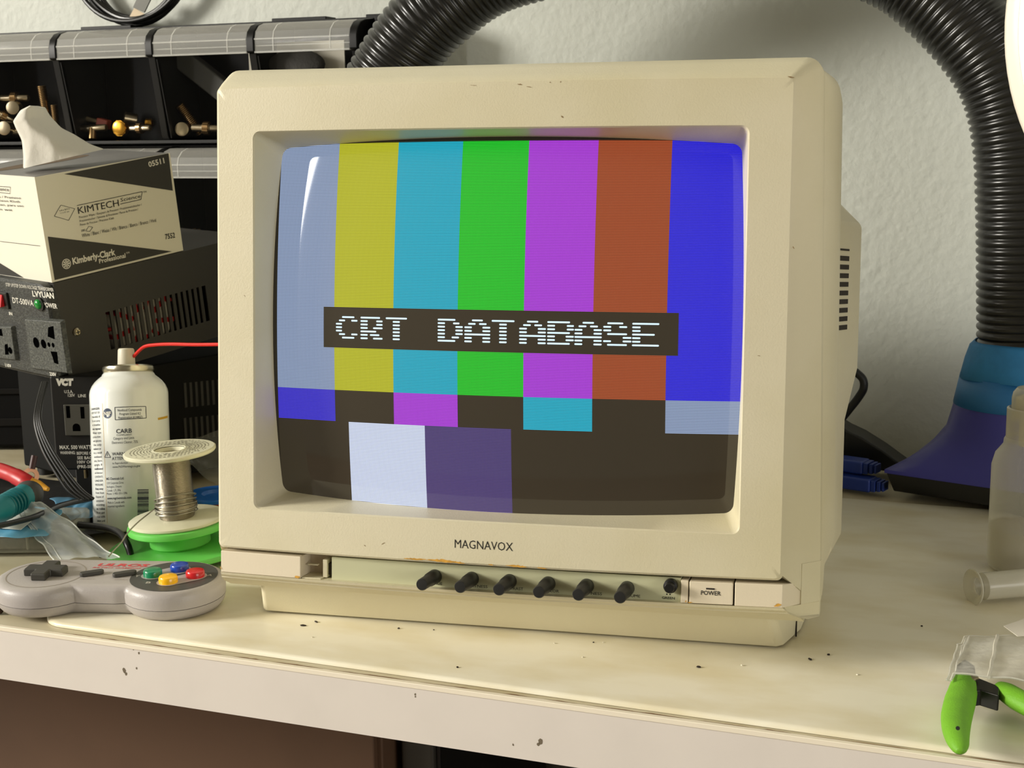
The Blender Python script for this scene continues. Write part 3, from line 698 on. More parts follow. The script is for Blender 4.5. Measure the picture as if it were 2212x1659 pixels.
cvt('MAX. 500 WATTS (VA)', (129, 970), (222, 970), 9, .2); cvt('WARNING:', (130, 981), (163, 981), 7, .15); cvt('BEFORE OPERATING', (166, 982), (232, 982), 7, .15); cvt('SEE BACK', (167, 992), (205, 992), 7, .15)
cvt('100V OR 120V', (167, 1001), (222, 1001), 7, .15); cvt('(PRE-SET)', (167, 1011), (207, 1011), 7, .15)
for px in (165, 192):
    p = cv(px, 1018); part('plug_blade', MB().box(p.x - .9, p.x + .9, 20, 26, zc0 - 12, zc0 + 1), mat('brass_blade', (170, 150, 112), .35, 1.), co, CV, bevel=.3)
part('rear_stand', MB().box(6, xw - 6, 28, 44, 3, zc0 + 2), M_black, co, CV, bevel=1)

# ------------------------------------------------------------------ spray can
cb = at(289, 1160, d=1093); cb.z = 3
topc = at(277, 797, d=1097)
ax = (topc - cb).normalized()
CM = frame(cb, ax, RT); CM.translation = cb
# make local -y face the camera
yv = (O - cb); yv -= ax * yv.dot(ax); yv.normalize(); xv = (-yv).cross(ax).normalized()
for i in range(3): CM[i][0] = xv[i]; CM[i][1] = -yv[i]; CM[i][2] = ax[i]; CM[i][3] = cb[i]
H_ = (topc - cb).length; Rc = 30.1
can = thing('spray_can', CM, 'white aerosol can with small print and a red straw, beside the solder spool', 'spray can')
M_canw = mat('glossy_white_enamel', (234, 237, 232), .22, coat=.4)
part('can_body', MB().lathe([(Rc - 1.5, 0), (Rc, 1.5), (Rc, H_ - 19.5), (Rc - .5, H_ - 16.5), (Rc - 2.0, H_ - 13), (Rc - 4.4, H_ - 9.8), (Rc - 7.2, H_ - 7.2), (Rc - 9.6, H_ - 5.4), (Rc - 10.2, H_ - 4), (18.8, H_ - 2.8)], seg=56), M_canw, can, angle=50)
part('rim', MB().lathe([(18.0, H_ - 3.4), (19.2, H_ - 2.6), (19.9, H_ - .6), (19.5, H_ + 1.6), (18.4, H_ + 2.6), (16.8, H_ + 2.2), (15.6, H_ - .5), (7, H_ - 1.5), (6, H_ + 1), (1, H_ + 1)], seg=48), mat('tin_plate', (206, 200, 178), .25, 1.), can)
nz_ = part('spray_button', MB().lathe([(6.6, H_ + 1.2), (6.9, H_ + 2), (6.3, H_ + 15), (5.6, H_ + 16), (.5, H_ + 16.2)], Matrix.Translation((-1.2, -1, 0)), 28), mat('ivory_plastic', (216, 210, 190), .4), can, angle=30)
sp_ = MB(); st = [Vector((4.5, -4.5, H_ + 9.5))]
I = CM.inverted()
for px, py, d in ((310, 750, 1086), (335, 745, 1080), (370, 743.5, 1070), (420, 744.5, 1056), (480, 744, 1042)): st.append(I @ at(px, py, d=d))
sp_.tube(catmull(st, 6), 1.35, 10)
part('straw', sp_, mat('red_straw', (214, 34, 24), .35), can)
cl = MB()
def oncan(u, z, off=.12): a = u / Rc; return Vector(((Rc + off) * math.sin(a), -(Rc + off) * math.cos(a), z))
def canpt(px, py):
    a = I @ O; d = I.to_3x3() @ ray(px, py); A_ = d.x ** 2 + d.y ** 2; B_ = 2 * (a.x * d.x + a.y * d.y); C_ = a.x ** 2 + a.y ** 2 - Rc ** 2
    D_ = max(0, B_ * B_ - 4 * A_ * C_); p = a + d * ((-B_ - math.sqrt(D_)) / (2 * A_)); return math.atan2(p.x, -p.y) * Rc, p.z
def cant(s_, px, py, px2, hpx, w_=0., mb=None):
    u0, z_ = canpt(px, py); u1, _ = canpt(px2, py); text(mb or cl, s_, u0, u1, z_, hpx * .355, w_, fn=oncan)
cant('Nonfood Compounds', 254, 889, 306, 5.5, .05); cant('Program Listed K2', 258, 897, 304, 5.5, .05); cant('Registration #144071', 256, 905, 308, 5.5, .05)
cant('CARB', 251, 936, 285, 9.5, .15); cant('COMPLIANT', 252, 942, 285, 4); cant('Category and Limit', 245, 950, 290, 6); cant('Electronics Cleaner, 75%', 242, 959, 298, 6)
cant('WARNING', 242, 984, 286, 7, .1); cant('ATTENTION', 242, 994, 290, 7, .1); cant('to Reproduction', 243, 1003, 276, 5); cant('www.P65Warnings.ca.gov', 243, 1011, 303, 5)
cant('MG Chemicals Ltd.', 230, 1037, 268, 5.5, .15); cant('1210 Corporate Drive', 231, 1046, 267, 5); cant('Burlington, Ontario', 231, 1054, 263, 5); cant('Canada  L7L 5R6', 231, 1062, 261, 5); cant('Phone: 1-905-331-1396', 231, 1069, 275, 5)
cant('www.mgchemicals.com', 232, 1079, 284, 5.5, .15); cant('Made in Canada with', 233, 1088, 269, 5); cant('imported ingredients', 233, 1096, 269, 5)
random.seed(3)
WORDS = ['DANGER', 'KEEP OUT OF', 'Harmful if', 'Do not spray', 'or breathe', 'mist vapour', 'Wear eye', 'protection', 'and gloves', 'Use only', 'outdoors or', 'in a well', 'ventilated', 'area. Store', 'upright. If', 'swallowed', 'call doctor', 'CONTENTS', 'UNDER', 'PRESSURE', 'Keep away', 'from heat', 'Dispose of', 'container', 'according', 'to rules', 'First aid', 'rinse with', 'water and', 'seek help']
for i in range(29):
    yy = 886 + i * 8.6; xx = 198 + (yy - 886) * .05
    cant(WORDS[i % 30], xx, yy, 216 + (yy - 886) * .052 - random.uniform(0, 2), 4.6, .05 if i % 5 else .2)
def canline(p, q, wd=.25, mb=None, steps=6):
    u0, z0_ = canpt(*p); u1, z1_ = canpt(*q); n_ = Vector((-(z1_ - z0_), u1 - u0)).normalized() * wd; mb = mb or cl; a = []; b = []
    for k in range(steps + 1):
        t = k / steps; u = u0 + (u1 - u0) * t; z = z0_ + (z1_ - z0_) * t; a.append(oncan(u + n_.x, z + n_.y)); b.append(oncan(u - n_.x, z - n_.y))
    mb.add(a + b, [(k, k + 1, k + steps + 2, k + steps + 1) for k in range(steps)])
for a, b in (((248, 880), (315, 878)), ((315, 878), (316, 903)), ((316, 903), (249, 907)), ((249, 907), (248, 880)), ((232, 975), (226, 988)), ((226, 988), (239, 988)), ((239, 988), (232, 975)), ((232, 979), (232, 985))): canline(a, b)
part('dark_lettering', cl, mat('navy_print', (36, 42, 58), .5), can, smooth=False)
nb = MB(); u_, z_ = canpt(232, 893); nb.add([oncan(u_ + 3.9 * math.cos(a), z_ + 3.9 * math.sin(a), .1) for a in [2 * PI * k / 24 for k in range(24)]], [list(range(24))])
part('round_badge', nb, mat('navy_badge', (40, 56, 84), .4), can, smooth=False)
nt_ = MB(); text(nt_, 'NSF', u_ - 3.2, u_ + 3.2, z_ - 1.4, 2.9, .3, fn=lambda u, z: oncan(u, z, .22))
part('badge_lettering', nt_, M_wp, can, smooth=False)
bb = MB()
for i, hh in enumerate([2, 1, 3, 1, 1, 2, 4, 1, 2, 1, 3, 2, 1, 1, 2, 3, 1, 2, 1, 4]):
    y_ = 1058 + i * 3.15; canline((297, y_ + .4), (321, y_), .13 * hh + .12, bb)
part('barcode', bb, mat('navy_bars', (46, 52, 70), .5), can, smooth=False)
yl = MB(); canline((341, 905), (362, 900), .9, yl, 8); canline((221, 871), (232, 1130), .12, yl)
part('ochre_line', yl, mat('ochre_print', (206, 160, 40), .5), can, smooth=False)

# ------------------------------------------------------------------ spools
def spool(M, parts, name, label, cat, group=None):
    t = thing(name, M, label, cat, group)
    for nm_, prof, mt_, seg_ in parts: part(nm_, MB().lathe(prof, seg=seg_), mt_, t, angle=40)
    return t
M_green = mat('bright_green_plastic', (104, 200, 88), .35, spec=.4); M_milk = mat('milky_plastic', (216, 214, 188), .3, mottle=.06, mscale=60, spec=.4)
gc = at(392, 1190, Z=5); 
ROLL = Matrix.Rotation(math.radians(-3.2), 4, FW)
GSM = Matrix.Translation((gc.x, gc.y, 6.1)) @ ROLL
spool(GSM, [('lower_flange', [(8, 0), (52, 0), (53, 1), (53, 3), (52, 4), (20, 4)], M_green, 64), ('hub', [(20, 3.5), (22, 5.5), (22, 15), (19, 16.5)], M_green, 40),
      ('upper_flange', [(12, 16), (35, 16), (36.6, 17), (37, 19), (36.4, 21), (34, 21.5), (12, 21.5)], M_green, 64)], 'wire_spool', 'bright green plastic spool lying flat beneath the solder reel', 'spool')
sb_ = at(370, 1121, Z=26.5)
SPM = GSM @ Matrix.Translation((-1, 1, 21.7))
p_top = at(357, 968, d=(SPM.translation - O).dot(FW) + 2)
hS = (at(357, 968, d=(SPM.translation - O).dot(FW)) - SPM.translation).length - 1
so_ = thing('solder_spool', SPM, 'clear plastic reel wound with silver solder wire standing on the green spool', 'spool')
kr = (SPM.translation - O).dot(FW) / FP
RF = 97 * kr; RH = 39.5 * kr; hS *= 1.0
part('lower_flange', MB().lathe([(4, 0), (RF + 1.5, 0), (RF + 2.2, .8), (RF + 2.2, 2.2), (RF + 1, 3), (4, 3)], seg=64), M_milk, so_)
part('upper_flange', MB().lathe([(11, hS - 2.2), (RF - .8, hS - 2.2), (RF, hS - 1.2), (RF, hS + .4), (RF - 1, hS + 1.1), (12.4, hS + .9), (11.6, hS + 1.3), (10.9, hS + .9)], seg=64, cap0=False, cap1=False), M_milk, so_)
part('core', MB().lathe([(11.4, 1), (11.4, hS + .4), (10.8, hS + .4), (10, hS - 6), (10, 1)], seg=40, cap0=False, cap1=False), M_milk, so_)
sd = []; n_t = int((hS - 6) / .8)
for i in range(n_t):
    z = 3.2 + i * .8; r = RH - 1.2 * (1 - min(1, (z - 3) / 4)) if z < 8 else RH
    bulk = 1.4 if 8 < z < 14 else 0
    for k in range(4): t = 2 * PI * k / 4; sd.append((r + bulk - .12 + .34 * math.sin(t + .5), z + .8 * k / 4))
sd = [(11.5, 3)] + sd + [(11.5, hS - 2.3)]
M_sol = mat('bright_solder_wire', (196, 190, 178), .3, 1., bump=.2, bscale=500)
wdg = part('wire_winding', MB().lathe(sd, seg=56), M_sol, so_, angle=80)
lw = MB(); random.seed(5)
for c_, tl in ((7, 1.2), (10, .8), (13, 2.0), (15.5, 3.2), (18, 5.0), (11.5, -1.2)):
    path = [Vector(((RH + 1.6) * math.cos(a), (RH + 1.6) * math.sin(a), c_ + tl * math.sin(a + 2.4))) for a in [2 * PI * k / 40 for k in range(41)]]
    lw.tube(path, .5, 6)
le = [Vector(((RH + 1) * math.cos(2.9 + .5), (RH + 1) * -math.sin(.9), 12))]
I2 = SPM.inverted(); e0 = [I2 @ at(px, py, d=d) for px, py, d in ((318, 1112, 985), (296, 1130, 968), (275, 1152, 955), (262, 1172, 945), (245, 1190, 935), (235, 1202, 928))]
lw.tube(catmull([Vector((-RH - .6, -4, 11))] + e0, 6), .5, 6)
part('loose_wire', lw, mat('dull_solder_wire', (150, 146, 134), .35, 1.), wdg, SPM)
pg = MB()
for r_, n_ in ((14, 26), (16, 30), (18.2, 36), (20.4, 42), (22.8, 48), (25.2, 54), (27.6, 60)):
    if r_ > RF - 1.5: continue
    for k in range(n_):
        a = 2 * PI * k / n_; b_ = a + 2 * PI / n_ * random.uniform(.45, .85)
        if random.random() < .12: continue
        pg.add([(r_ * math.cos(a), r_ * math.sin(a), hS + 1.16), (r_ * math.cos(b_), r_ * math.sin(b_), hS + 1.16), ((r_ + .75) * math.cos(b_), (r_ + .75) * math.sin(b_), hS + 1.16), ((r_ + .75) * math.cos(a), (r_ + .75) * math.sin(a), hS + 1.16)], [(0, 1, 2, 3)])
part('ring_of_print', pg, mat('grey_print', (120, 116, 98), .6), so_, smooth=False)
bc = at(468, 1066, d=1120)
M_blue = mat('blue_plastic', (30, 96, 178), .35)
spool(Matrix.Translation((bc.x, bc.y, 3)), [('lower_flange', [(6, 0), (24, 0), (24.5, 2), (24, 3), (6, 3)], M_blue, 48), ('copper_winding', [(6, 3), (19, 3), (19.5, 10), (19.5, max(12, bc.z - 6)), (6, max(12, bc.z - 6))], mat('orange_enamel_wire', (168, 84, 36), .4, .3, bump=.4, bscale=600), 40),
      ('upper_flange', [(9, bc.z - 6), (24, bc.z - 6), (24.6, bc.z - 4.5), (24, bc.z - 2.5), (12, bc.z - 2.5), (10, bc.z - 5), (1, bc.z - 5)], M_blue, 48)], 'wire_spool', 'blue spool of orange enamelled wire half hidden behind the monitor', 'spool')

# ------------------------------------------------------------------ game controller
k_ = 1.052
GR = ((0.963, -0.270, 0.010), (0.270, 0.962, -0.028), (-0.002, 0.030, 1.0))
tg = O + (Vector((-529.08 + .12, 13.70 - .34, 29.07 + 12)) - O) * 1.0524
GM = rotm(GR, (tg.x, tg.y, 3.5))
gp = thing('game_controller', GM, 'grey game controller with four coloured buttons lying left of the monitor', 'game controller')
M_pad = mat('grey_plastic_controller', (172, 166, 162), .42, bump=.12, bscale=900); M_padd = mat('charcoal_ring', (70, 70, 66), .5); M_btn = mat('dark_grey_rubber', (58, 56, 50), .5)
def dog(ins=0.):
    """outline: two lobes joined by a bar, mm before scale"""
    pts = []; R = 31.5 - ins; cx_ = 40.8; ft_ = -20.5 + ins; tp_ = 31.5 - ins
    for k in range(25):                # right lobe from top round to lower inner
        a = PI / 2 - (PI * 1.29) * k / 24; pts.append((cx_ + R * math.cos(a), R * math.sin(a)))
    e = pts[-1]
    for k in range(1, 6):
        t = k / 6; pts.append((e[0] - (e[0] - 9) * t, e[1] + (ft_ - e[1]) * (t * t * (3 - 2 * t))))
    half = pts[:]
    left = [(-x, y) for x, y in reversed(half)]
    mid = [(9 - 18 * k / 6, ft_) for k in range(7)]
    top = [(-cx_ + 2 * cx_ * k / 12, R) for k in range(1, 12)]
    return half + mid + left + top
def dring(ins, z): return [Vector((x * k_, y * k_, z * k_)) for x, y in dog(ins)]
part('lower_shell', MB().loft([dring(7, 0), dring(3.6, 1.2), dring(1.2, 4.2), dring(.2, 7.8)]), M_pad, gp, angle=50)
part('shell_seam', MB().loft([dring(.9, 7.6), dring(.9, 8.3)]), M_padd, gp)
part('upper_shell', MB().loft([dring(.2, 8.15), dring(.0, 12), dring(.5, 15.6), dring(1.6, 17.8), dring(3.4, 18.9), dring(6, 19.2)]), M_pad, gp, angle=50)
TZ = 19.2 * k_
def disc(mb, cx, cy, r, z, n=40): mb.add([((cx + r * math.cos(a)) * k_, (cy + r * math.sin(a)) * k_, z) for a in [2 * PI * k / n for k in range(n)]], [list(range(n))])
dr = MB(); disc(dr, 41, 0, 26.8, TZ + .12); part('button_surround', dr, M_padd, gp, smooth=False)
rg = MB(); n_ = 48
rg.add([((-41 + r * math.cos(2 * PI * k / n_)) * k_, (r * math.sin(2 * PI * k / n_)) * k_, TZ + .1) for r in (23.6, 24.3) for k in range(n_)], [(k, (k + 1) % n_, n_ + (k + 1) % n_, n_ + k) for k in range(n_)])
part('pad_ring', rg, mat('pale_grey_groove', (150, 140, 128), .5), gp, smooth=False)
def capsule(a, b, r, n=10):
    a = Vector(a); b = Vector(b); d = (b - a).normalized(); e = Vector((-d.y, d.x)); o_ = []
    for k in range(n + 1): t = PI * k / n; o_.append(b + e * r * math.cos(t) + d * r * math.sin(t))
    for k in range(n + 1): t = PI * k / n; o_.append(a - e * r * math.cos(t) - d * r * math.sin(t))
    return [(p.x * k_, p.y * k_) for p in o_]
B_ = {'Y': (27.5, 0), 'X': (41, 11), 'B': (41, -11), 'A': (54.5, 0)}
br = MB()
for p, q_ in (('Y', 'X'), ('B', 'A')): c_ = capsule(B_[p], B_[q_], 7.2); br.add([(x, y, TZ + .3) for x, y in c_], [list(range(len(c_)))])
part('button_tray', br, M_pad, gp, smooth=False)
for nm_, c_ in (('Y', (20, 132, 88)), ('X', (26, 70, 178)), ('B', (252, 190, 20)), ('A', (206, 32, 40))):
    x, y = B_[nm_]; mtb = mat('button_' + {'Y': 'green', 'X': 'blue', 'B': 'yellow', 'A': 'red'}[nm_], c_, .25, coat=.3)
    b_ = part('action_button', MB().lathe([(6.1, 0), (6.1, 3.4), (5.6, 4.3), (4.6, 4.6), (.3, 4.7)], Matrix.Translation((x * k_, y * k_, TZ)), 32), mtb, gp)
    b_['label'] = {'Y': 'green', 'X': 'blue', 'B': 'yellow', 'A': 'red'}[nm_] + ' round button'
lt = MB()
for ch, (x, y) in (('Y', (18, -2.8)), ('X', (52, 12.5)), ('B', (29, -14)), ('A', (63, 1))): text(lt, ch, x * k_ - 1.6, x * k_ + 1.6, y * k_, 3.4, .2, fn=lambda u, v: Vector((u, v, TZ + .2)))
part('button_lettering', lt, mat('light_grey_print', (176, 172, 162), .5), gp, smooth=False)
dp = MB(); a_, b_ = 4.6, 12.6
cross = [(-a_, -b_), (a_, -b_), (a_, -a_), (b_, -a_), (b_, a_), (a_, a_), (a_, b_), (-a_, b_), (-a_, a_), (-b_, a_), (-b_, -a_), (-a_, -a_)]
def cr(k, z): return [Vector(((x * k - 41) * k_, y * k * k_, TZ + z)) for x, y in cross]
def crd(z, lift):                      # arms rise outward from a dished centre
    return [Vector(((x - 41) * k_, y * k_, TZ + z)) for x, y in cross]
dp.loft([cr(1, 0), cr(1, 4.2), cr(.93, 5.2)])
part('direction_pad', dp, M_btn, gp, bevel=.9, seg=3)
for i, x in enumerate((-12, 9)):
    pn = MB(); c_ = capsule((x - 3.6, -2.5), (x + 4.6, 2.3), 2.6); pn.loft([[(a, b, TZ) for a, b in c_], [(a, b, TZ + 2.6) for a, b in c_]])
    part('pill_button', pn, M_btn, gp, bevel=.6)
lg = MB(); text(lg, 'ULROS', -15 * k_, 18 * k_, 16.0 * k_, 5.2, .35, fn=lambda u, v: Vector((u, v, TZ + .15)), italic=.25); text(lg, 'RETRO GAMING', -16 * k_, 15 * k_, 12.0 * k_, 2.2, .1, fn=lambda u, v: Vector((u, v, TZ + .15)), italic=.25)
part('red_lettering', lg, mat('red_print', (206, 70, 74), .5), gp, smooth=False)
sl = MB(); text(sl, 'SELECT', -17, -7, -9, 1.6, 0, fn=lambda u, v: Vector((u, v, TZ + .12))); text(sl, 'START', 6, 15, -9, 1.6, 0, fn=lambda u, v: Vector((u, v, TZ + .12)))
part('faint_lettering', sl, mat('grey_lettering', (166, 156, 144), .5), gp, smooth=False)

# ------------------------------------------------------------------ rack of clear tip-out bins on the wall
M_frame = mat('black_rack_plastic', (14, 14, 13), .4, spec=.25); M_lip = mat('clear_lip', (236, 234, 224), .12, alpha=.08, fres=.5); M_lip2 = mat('clear_lip_painted_sheen', (240, 240, 234), .1, alpha=.20, fres=.6, bump=.4, bscale=60, stretch=(.15, 1, 1)); M_win = mat('clear_window', (60, 60, 58), .06, alpha=.02, fres=.16)  # white haze of the lower lip puts reflections into the colour
M_edge = mat('bright_clear_edge', (240, 240, 234), .15, alpha=.2)
DX = [at(x_, 100, Y=540).x for x_ in (-88, 118, 326, 545, 768)]
XL = DX[0] - 118
PROF = [(572, 112.5), (556, 112), (546, 109), (539, 103), (536.5, 96), (536.5, 84), (538, 83), (541, 82.5), (549, 45), (557, 4), (560, 2)]
RK = []
for row, zb_ in enumerate((301.5, 181.0)):
    RM = Matrix.Translation((0, 0, zb_))
    rkt = thing('bin_rack', RM @ Matrix.Translation((DX[2], 560, 0)), ('upper row of black-framed clear tip-out bins fixed to the wall, holding metal connectors', 'lower row of clear tip-out bins, mostly hidden behind the box of wipes')[row], 'bin rack', 'clear tip-out bin racks on the wall')
    xe = DX[4] + 10
    part('rack_frame', MB().box(XL, xe + 34, 618, 624, -4, 116).box(XL, xe, 556, 618, -3.6, 0).box(XL, xe, 574, 618, 112.8, 115).box(xe - 2, xe + 34, 566, 618, -3.6, 115.5), M_frame, rkt, RM, bevel=.6)
    if row == 0:
        for xa, xb in ((DX[1] - 12, DX[1] + 52), (DX[3] - 12, DX[3] + 50), (DX[4] - 18, DX[4] + 26)): part('wall_clip', MB().box(xa, xb, 600, 622, 115, 120), M_frame, rkt, RM, bevel=.8)
    for i, x_ in enumerate([XL] + DX):
        po = [(y - 1.5, z) for y, z in PROF[1:-1]] + [(560, -2), (618, -2), (618, 114), (575, 114)]
        part('divider', MB().prism(po, x_ - 4, x_ + 4, 'x'), M_frame, rkt, RM, bevel=.8)
        part('divider_rib', MB().prism([(540, 80), (544, 80), (562, 2), (558, 2)], x_ + 5.2, x_ + 6.6, 'x'), M_frame, rkt, RM)
    for i in range(5):
        a = ([XL] + DX)[i] + 4.6; b = ([XL] + DX)[i + 1] - 4.6
        bn = part('bin', MB().loft([[(a, y, z) for y, z in PROF[7:]], [(b, y, z) for y, z in PROF[7:]]], False, False, False), M_win, rkt, RM, smooth=False)
        lp = MB().loft([[(a, y, z) for y, z in PROF[:4]], [(b, y, z) for y, z in PROF[:4]]], False, False, False)
        part('bin_top', lp, M_lip, bn, RM, angle=60)
        lp = MB().loft([[(a, y, z) for y, z in PROF[3:8]], [(b, y, z) for y, z in PROF[3:8]]], False, False, False)
        part('bin_lip', lp, M_lip2, bn, RM, angle=60)
        ed = MB().box(a, b, 535.6, 537.2, 82.5, 84.2).box(a, b, 535.8, 537.2, 95, 96.5).box(a, b, 538.5, 540, 89, 90)
        for t in (.2, .8):
            xx = a + (b - a) * t; ed.prism([(y - .5, z) for y, z in PROF[1:6]] + [(y + .5, z) for y, z in PROF[5:0:-1]], xx - .5, xx + .5, 'x')
        part('lip_edge', ed, M_edge, bn, RM, smooth=False)
        sd_ = MB()
        for xx in (a + .2, b - .2): sd_.add([(xx, y, z) for y, z in PROF[1:]] + [(xx, 612, 2), (xx, 612, 70)], [list(range(len(PROF) + 1))])
        part('bin_side', sd_, M_win, bn, RM, smooth=False)

M_nick = mat('nickel_plate', (200, 186, 158), .28, 1.); M_gold = mat('gold_plate', (214, 160, 60), .28, 1.); M_brass = mat('dull_brass', (150, 122, 84), .35, 1.); M_redp = mat('red_brown_plastic', (150, 66, 44), .5)
CONN = {}
def proto_conn(kind):
    M0 = Matrix.Translation((0, 580, 310)); t = thing('coaxial_connector', M0, 'x', 'connector', 'metal connectors in the clear bins')
    R90 = Matrix.Rotation(PI / 2, 4, 'Y')
    def kn_(r, a, b, n=28):
        mb = MB(); ring_ = lambda z: [R90 @ Vector(((r + (.45 if k % 2 else 0)) * math.cos(2 * PI * k / n), (r + (.45 if k % 2 else 0)) * math.sin(2 * PI * k / n), z)) for k in range(n)]
        return mb.loft([ring_(a), ring_(b)])
    if kind == 'barrel':
        part('barrel', MB().lathe([(3.2, -16), (4.0, -15.5), (4.0, -5), (5.0, -4.5), (5.0, 4), (3.8, 4.5), (3.8, 15), (3.2, 16), (2.3, 16), (2.3, 12), (.2, 12)], R90, 24), M_nick, t)
        part('nut', kn_(6.4, -3, 3), M_brass, t)
    elif kind == 'nut':
        part('barrel', MB().lathe([(5.2, -7), (7, -6.5), (7, 6), (6.2, 7), (4.2, 7), (4.2, -2), (.2, -2)], R90, 28), M_nick, t)
        part('centre_pin', MB().lathe([(1.9, -2), (1.9, 6.2), (.2, 6.5)], R90, 12), M_gold, t)
    elif kind == 'gold':
        part('barrel', MB().lathe([(5.4, -6), (7.6, -5), (7.6, 4), (6.6, 6), (5.0, 6), (5.0, 0), (.2, 0)], R90, 28), M_gold, t)
        part('nut', kn_(8, -4, 0, 20), M_gold, t)
    elif kind == 'plug':
        part('barrel', MB().lathe([(1.2, -18), (1.4, -12), (3.6, -11), (3.6, 4), (.2, 4)], R90, 20), M_nick, t)
        part('boot', MB().box(4, 17, -5, 5, -5, 5), M_redp, t, bevel=1.2)
    elif kind == 'thread':
        part('barrel', MB().lathe([(4.2 + (.5 if k % 2 else 0), -18 + k * .9) for k in range(40)] + [(2.8, 18), (.2, 18)], R90, 20), M_brass, t)
    elif kind == 'tee':
        part('barrel', MB().lathe([(3, -17), (3.6, -16), (3.6, 16), (3, 17)], R90, 20), M_nick, t)
        part('branch', MB().cyl((0, 0, 0), (0, -2, -11), 4.2), M_brass, t)
    CONN[kind] = (t, M0); return t
used_ = {}
def conn(kind, px, py, Y, yaw, pitch, label, sc_=1.0):
    p = at(px, py, Y=Y); M = Matrix.Translation(p) @ Matrix.Rotation(yaw, 4, 'Z') @ Matrix.Rotation(pitch, 4, 'Y') @ Matrix.Scale(sc_, 4)
    if kind not in CONN: t = proto_conn(kind)
    else:
        src = CONN[kind][0]; t = src.copy(); COL.objects.link(t)
        for ch in list(src.children):
            c = ch.copy(); COL.objects.link(c); c.parent = t
    t.matrix_world = mm(M); t['label'] = label; return t
conn('barrel', 32, 212, 583, .2, .0, 'dark metal barrel connector lying highest in the leftmost bin')
conn('nut', 32, 233, 572, 1.9, 0, 'ring-shaped connector facing outward in the middle of the leftmost bin')
conn('barrel', 8, 250, 578, .9, .5, 'metal connector tilted at the far left edge of the leftmost bin', .9)
conn('nut', 15, 277, 572, 1.8, 0, 'ring-shaped connector facing outward at the bottom of the leftmost bin', 1.05)
conn('thread', 96, 222, 580, 1.3, 1.45, 'threaded brass connector standing upright in the leftmost bin')
conn('thread', 120, 256, 582, 1.3, 1.5, 'lower threaded connector beside the right divider of the leftmost bin', .8)
conn('barrel', 60, 288, 586, .5, .1, 'metal connector at the bottom of the leftmost bin, behind the wipe')
conn('plug', 205, 262, 582, .1, .25, 'white metal plug with a red-brown end in the second bin')
conn('tee', 200, 277, 571, .05, -.03, 'silver tee connector lying at the front left of the second bin')
conn('gold', 262, 277, 572, 1.6, 0, 'round gold connector facing outward in the second bin')
conn('barrel', 303, 277, 573, -.1, 0, 'silver barrel connector at the front right of the second bin', .85)
conn('nut', 282, 258, 598, .7, .2, 'dark ring connector behind the gold one in the second bin')
conn('gold', 322, 266, 596, .3, 0, 'small gold connector at the back right of the second bin', .6)
conn('nut', 396, 279, 571, 1.9, 0, 'pale disc-ended connector at the left of the third bin')
conn('thread', 411, 258, 578, .9, .95, 'knurled connector leaning diagonally in the third bin')
conn('barrel', 447, 277, 573, .15, .05, 'nickel barrel connector beside the monitor in the third bin')
conn('nut', 402, 511, 574, 1.2, .1, 'brass ring connector at the left in the lower bin')
conn('gold', 424, 509, 576, .6, 0, 'gold connector in the middle of the lower bin', .9)
conn('barrel', 448, 512, 576, .2, 0, 'dull barrel connector at the right in the lower bin', .9)
# things in the fourth bin
pouch = MB(); pc = at(640, 140, Y=566)
pouch.ball(pc, (32, 9, 15), None, 28, 12)
po_ = part('foam_pouch', pouch, mat('charcoal_foam', (52, 50, 46), .8, bump=.8, bscale=250), None, Matrix.Translation(pc), world=True)
tag(po_, 'rounded charcoal foam pouch inside the fourth clear bin', 'pouch')
q0 = at(700, 200, Y=580)
crd_ = MB().box(q0.x - 84, q0.x + 24, 580, 582, q0.z - 36, q0.z + 50)  # card added for the pale tone inside this bin
tag(part('pale_filler_card', crd_, mat('off_white_card', (206, 202, 188), .7), None, Matrix.Translation(q0), world=True), 'plain off-white card added behind the pouch to make the fourth bin pale', 'card')
gb = MB(); a = at(425, 150, Y=585); gb.box(-44, 44, -7, 7, -11, 11)
tag(part('grey_strap', gb, mat('dark_grey_fabric', (58, 58, 54), .7), None, Matrix.Translation(a) @ Matrix.Rotation(.62, 4, 'Y'), bevel=2), 'dark grey strap lying diagonally inside the third bin', 'strap')

# ------------------------------------------------------------------ coiled cable on the wall
cc = at(293, -95, Y=612); kc = ((cc - O).dot(FW)) / FP
cbm = MB(); random.seed(11)
loops = []
for i, (dx, dy, R_l, yy) in enumerate(((0, 0, 143, 0), (4, -6, 141, -6), (-10, -2, 134, -9), (12, 2, 132, -3), (-2, -10, 150, -12))):
    for k in range(64):
        a_ = 2 * PI * k / 64 + .8 * i; rr_ = (R_l + 5 * math.sin(2 * a_ + i * 1.7)) * kc
        loops.append(Vector((cc.x + dx * kc + rr_ * math.cos(a_), 612 + yy + 2 * math.sin(3 * a_ + i), cc.z - dy * kc + rr_ * math.sin(a_))))
cbm.tube(loops, 2.7, 10)
cbo = thing('coiled_cable', Matrix.Translation(cc), 'black cable coiled in loops hanging on the wall above the bins', 'cable')
part('cable', cbm, M_black, cbo, Matrix())
tgp = [at(298, -8, Y=598), at(328, -8, Y=598), at(311, 27, Y=597), at(287, 16, Y=597)]
part('grey_tie', MB().loft([tgp, [p + Vector((0, 2, 0)) for p in tgp]]), mat('grey_tie', (112, 112, 106), .7), cbo, Matrix())
tgp = [at(290, 17, Y=604), at(312, 30, Y=604), at(303, 37, Y=604), at(279, 37, Y=604)]
part('paper_flag', MB().loft([tgp, [p + Vector((0, 1, 0)) for p in tgp]]), mat('buff_paper', (206, 188, 160), .8), cbo, Matrix())
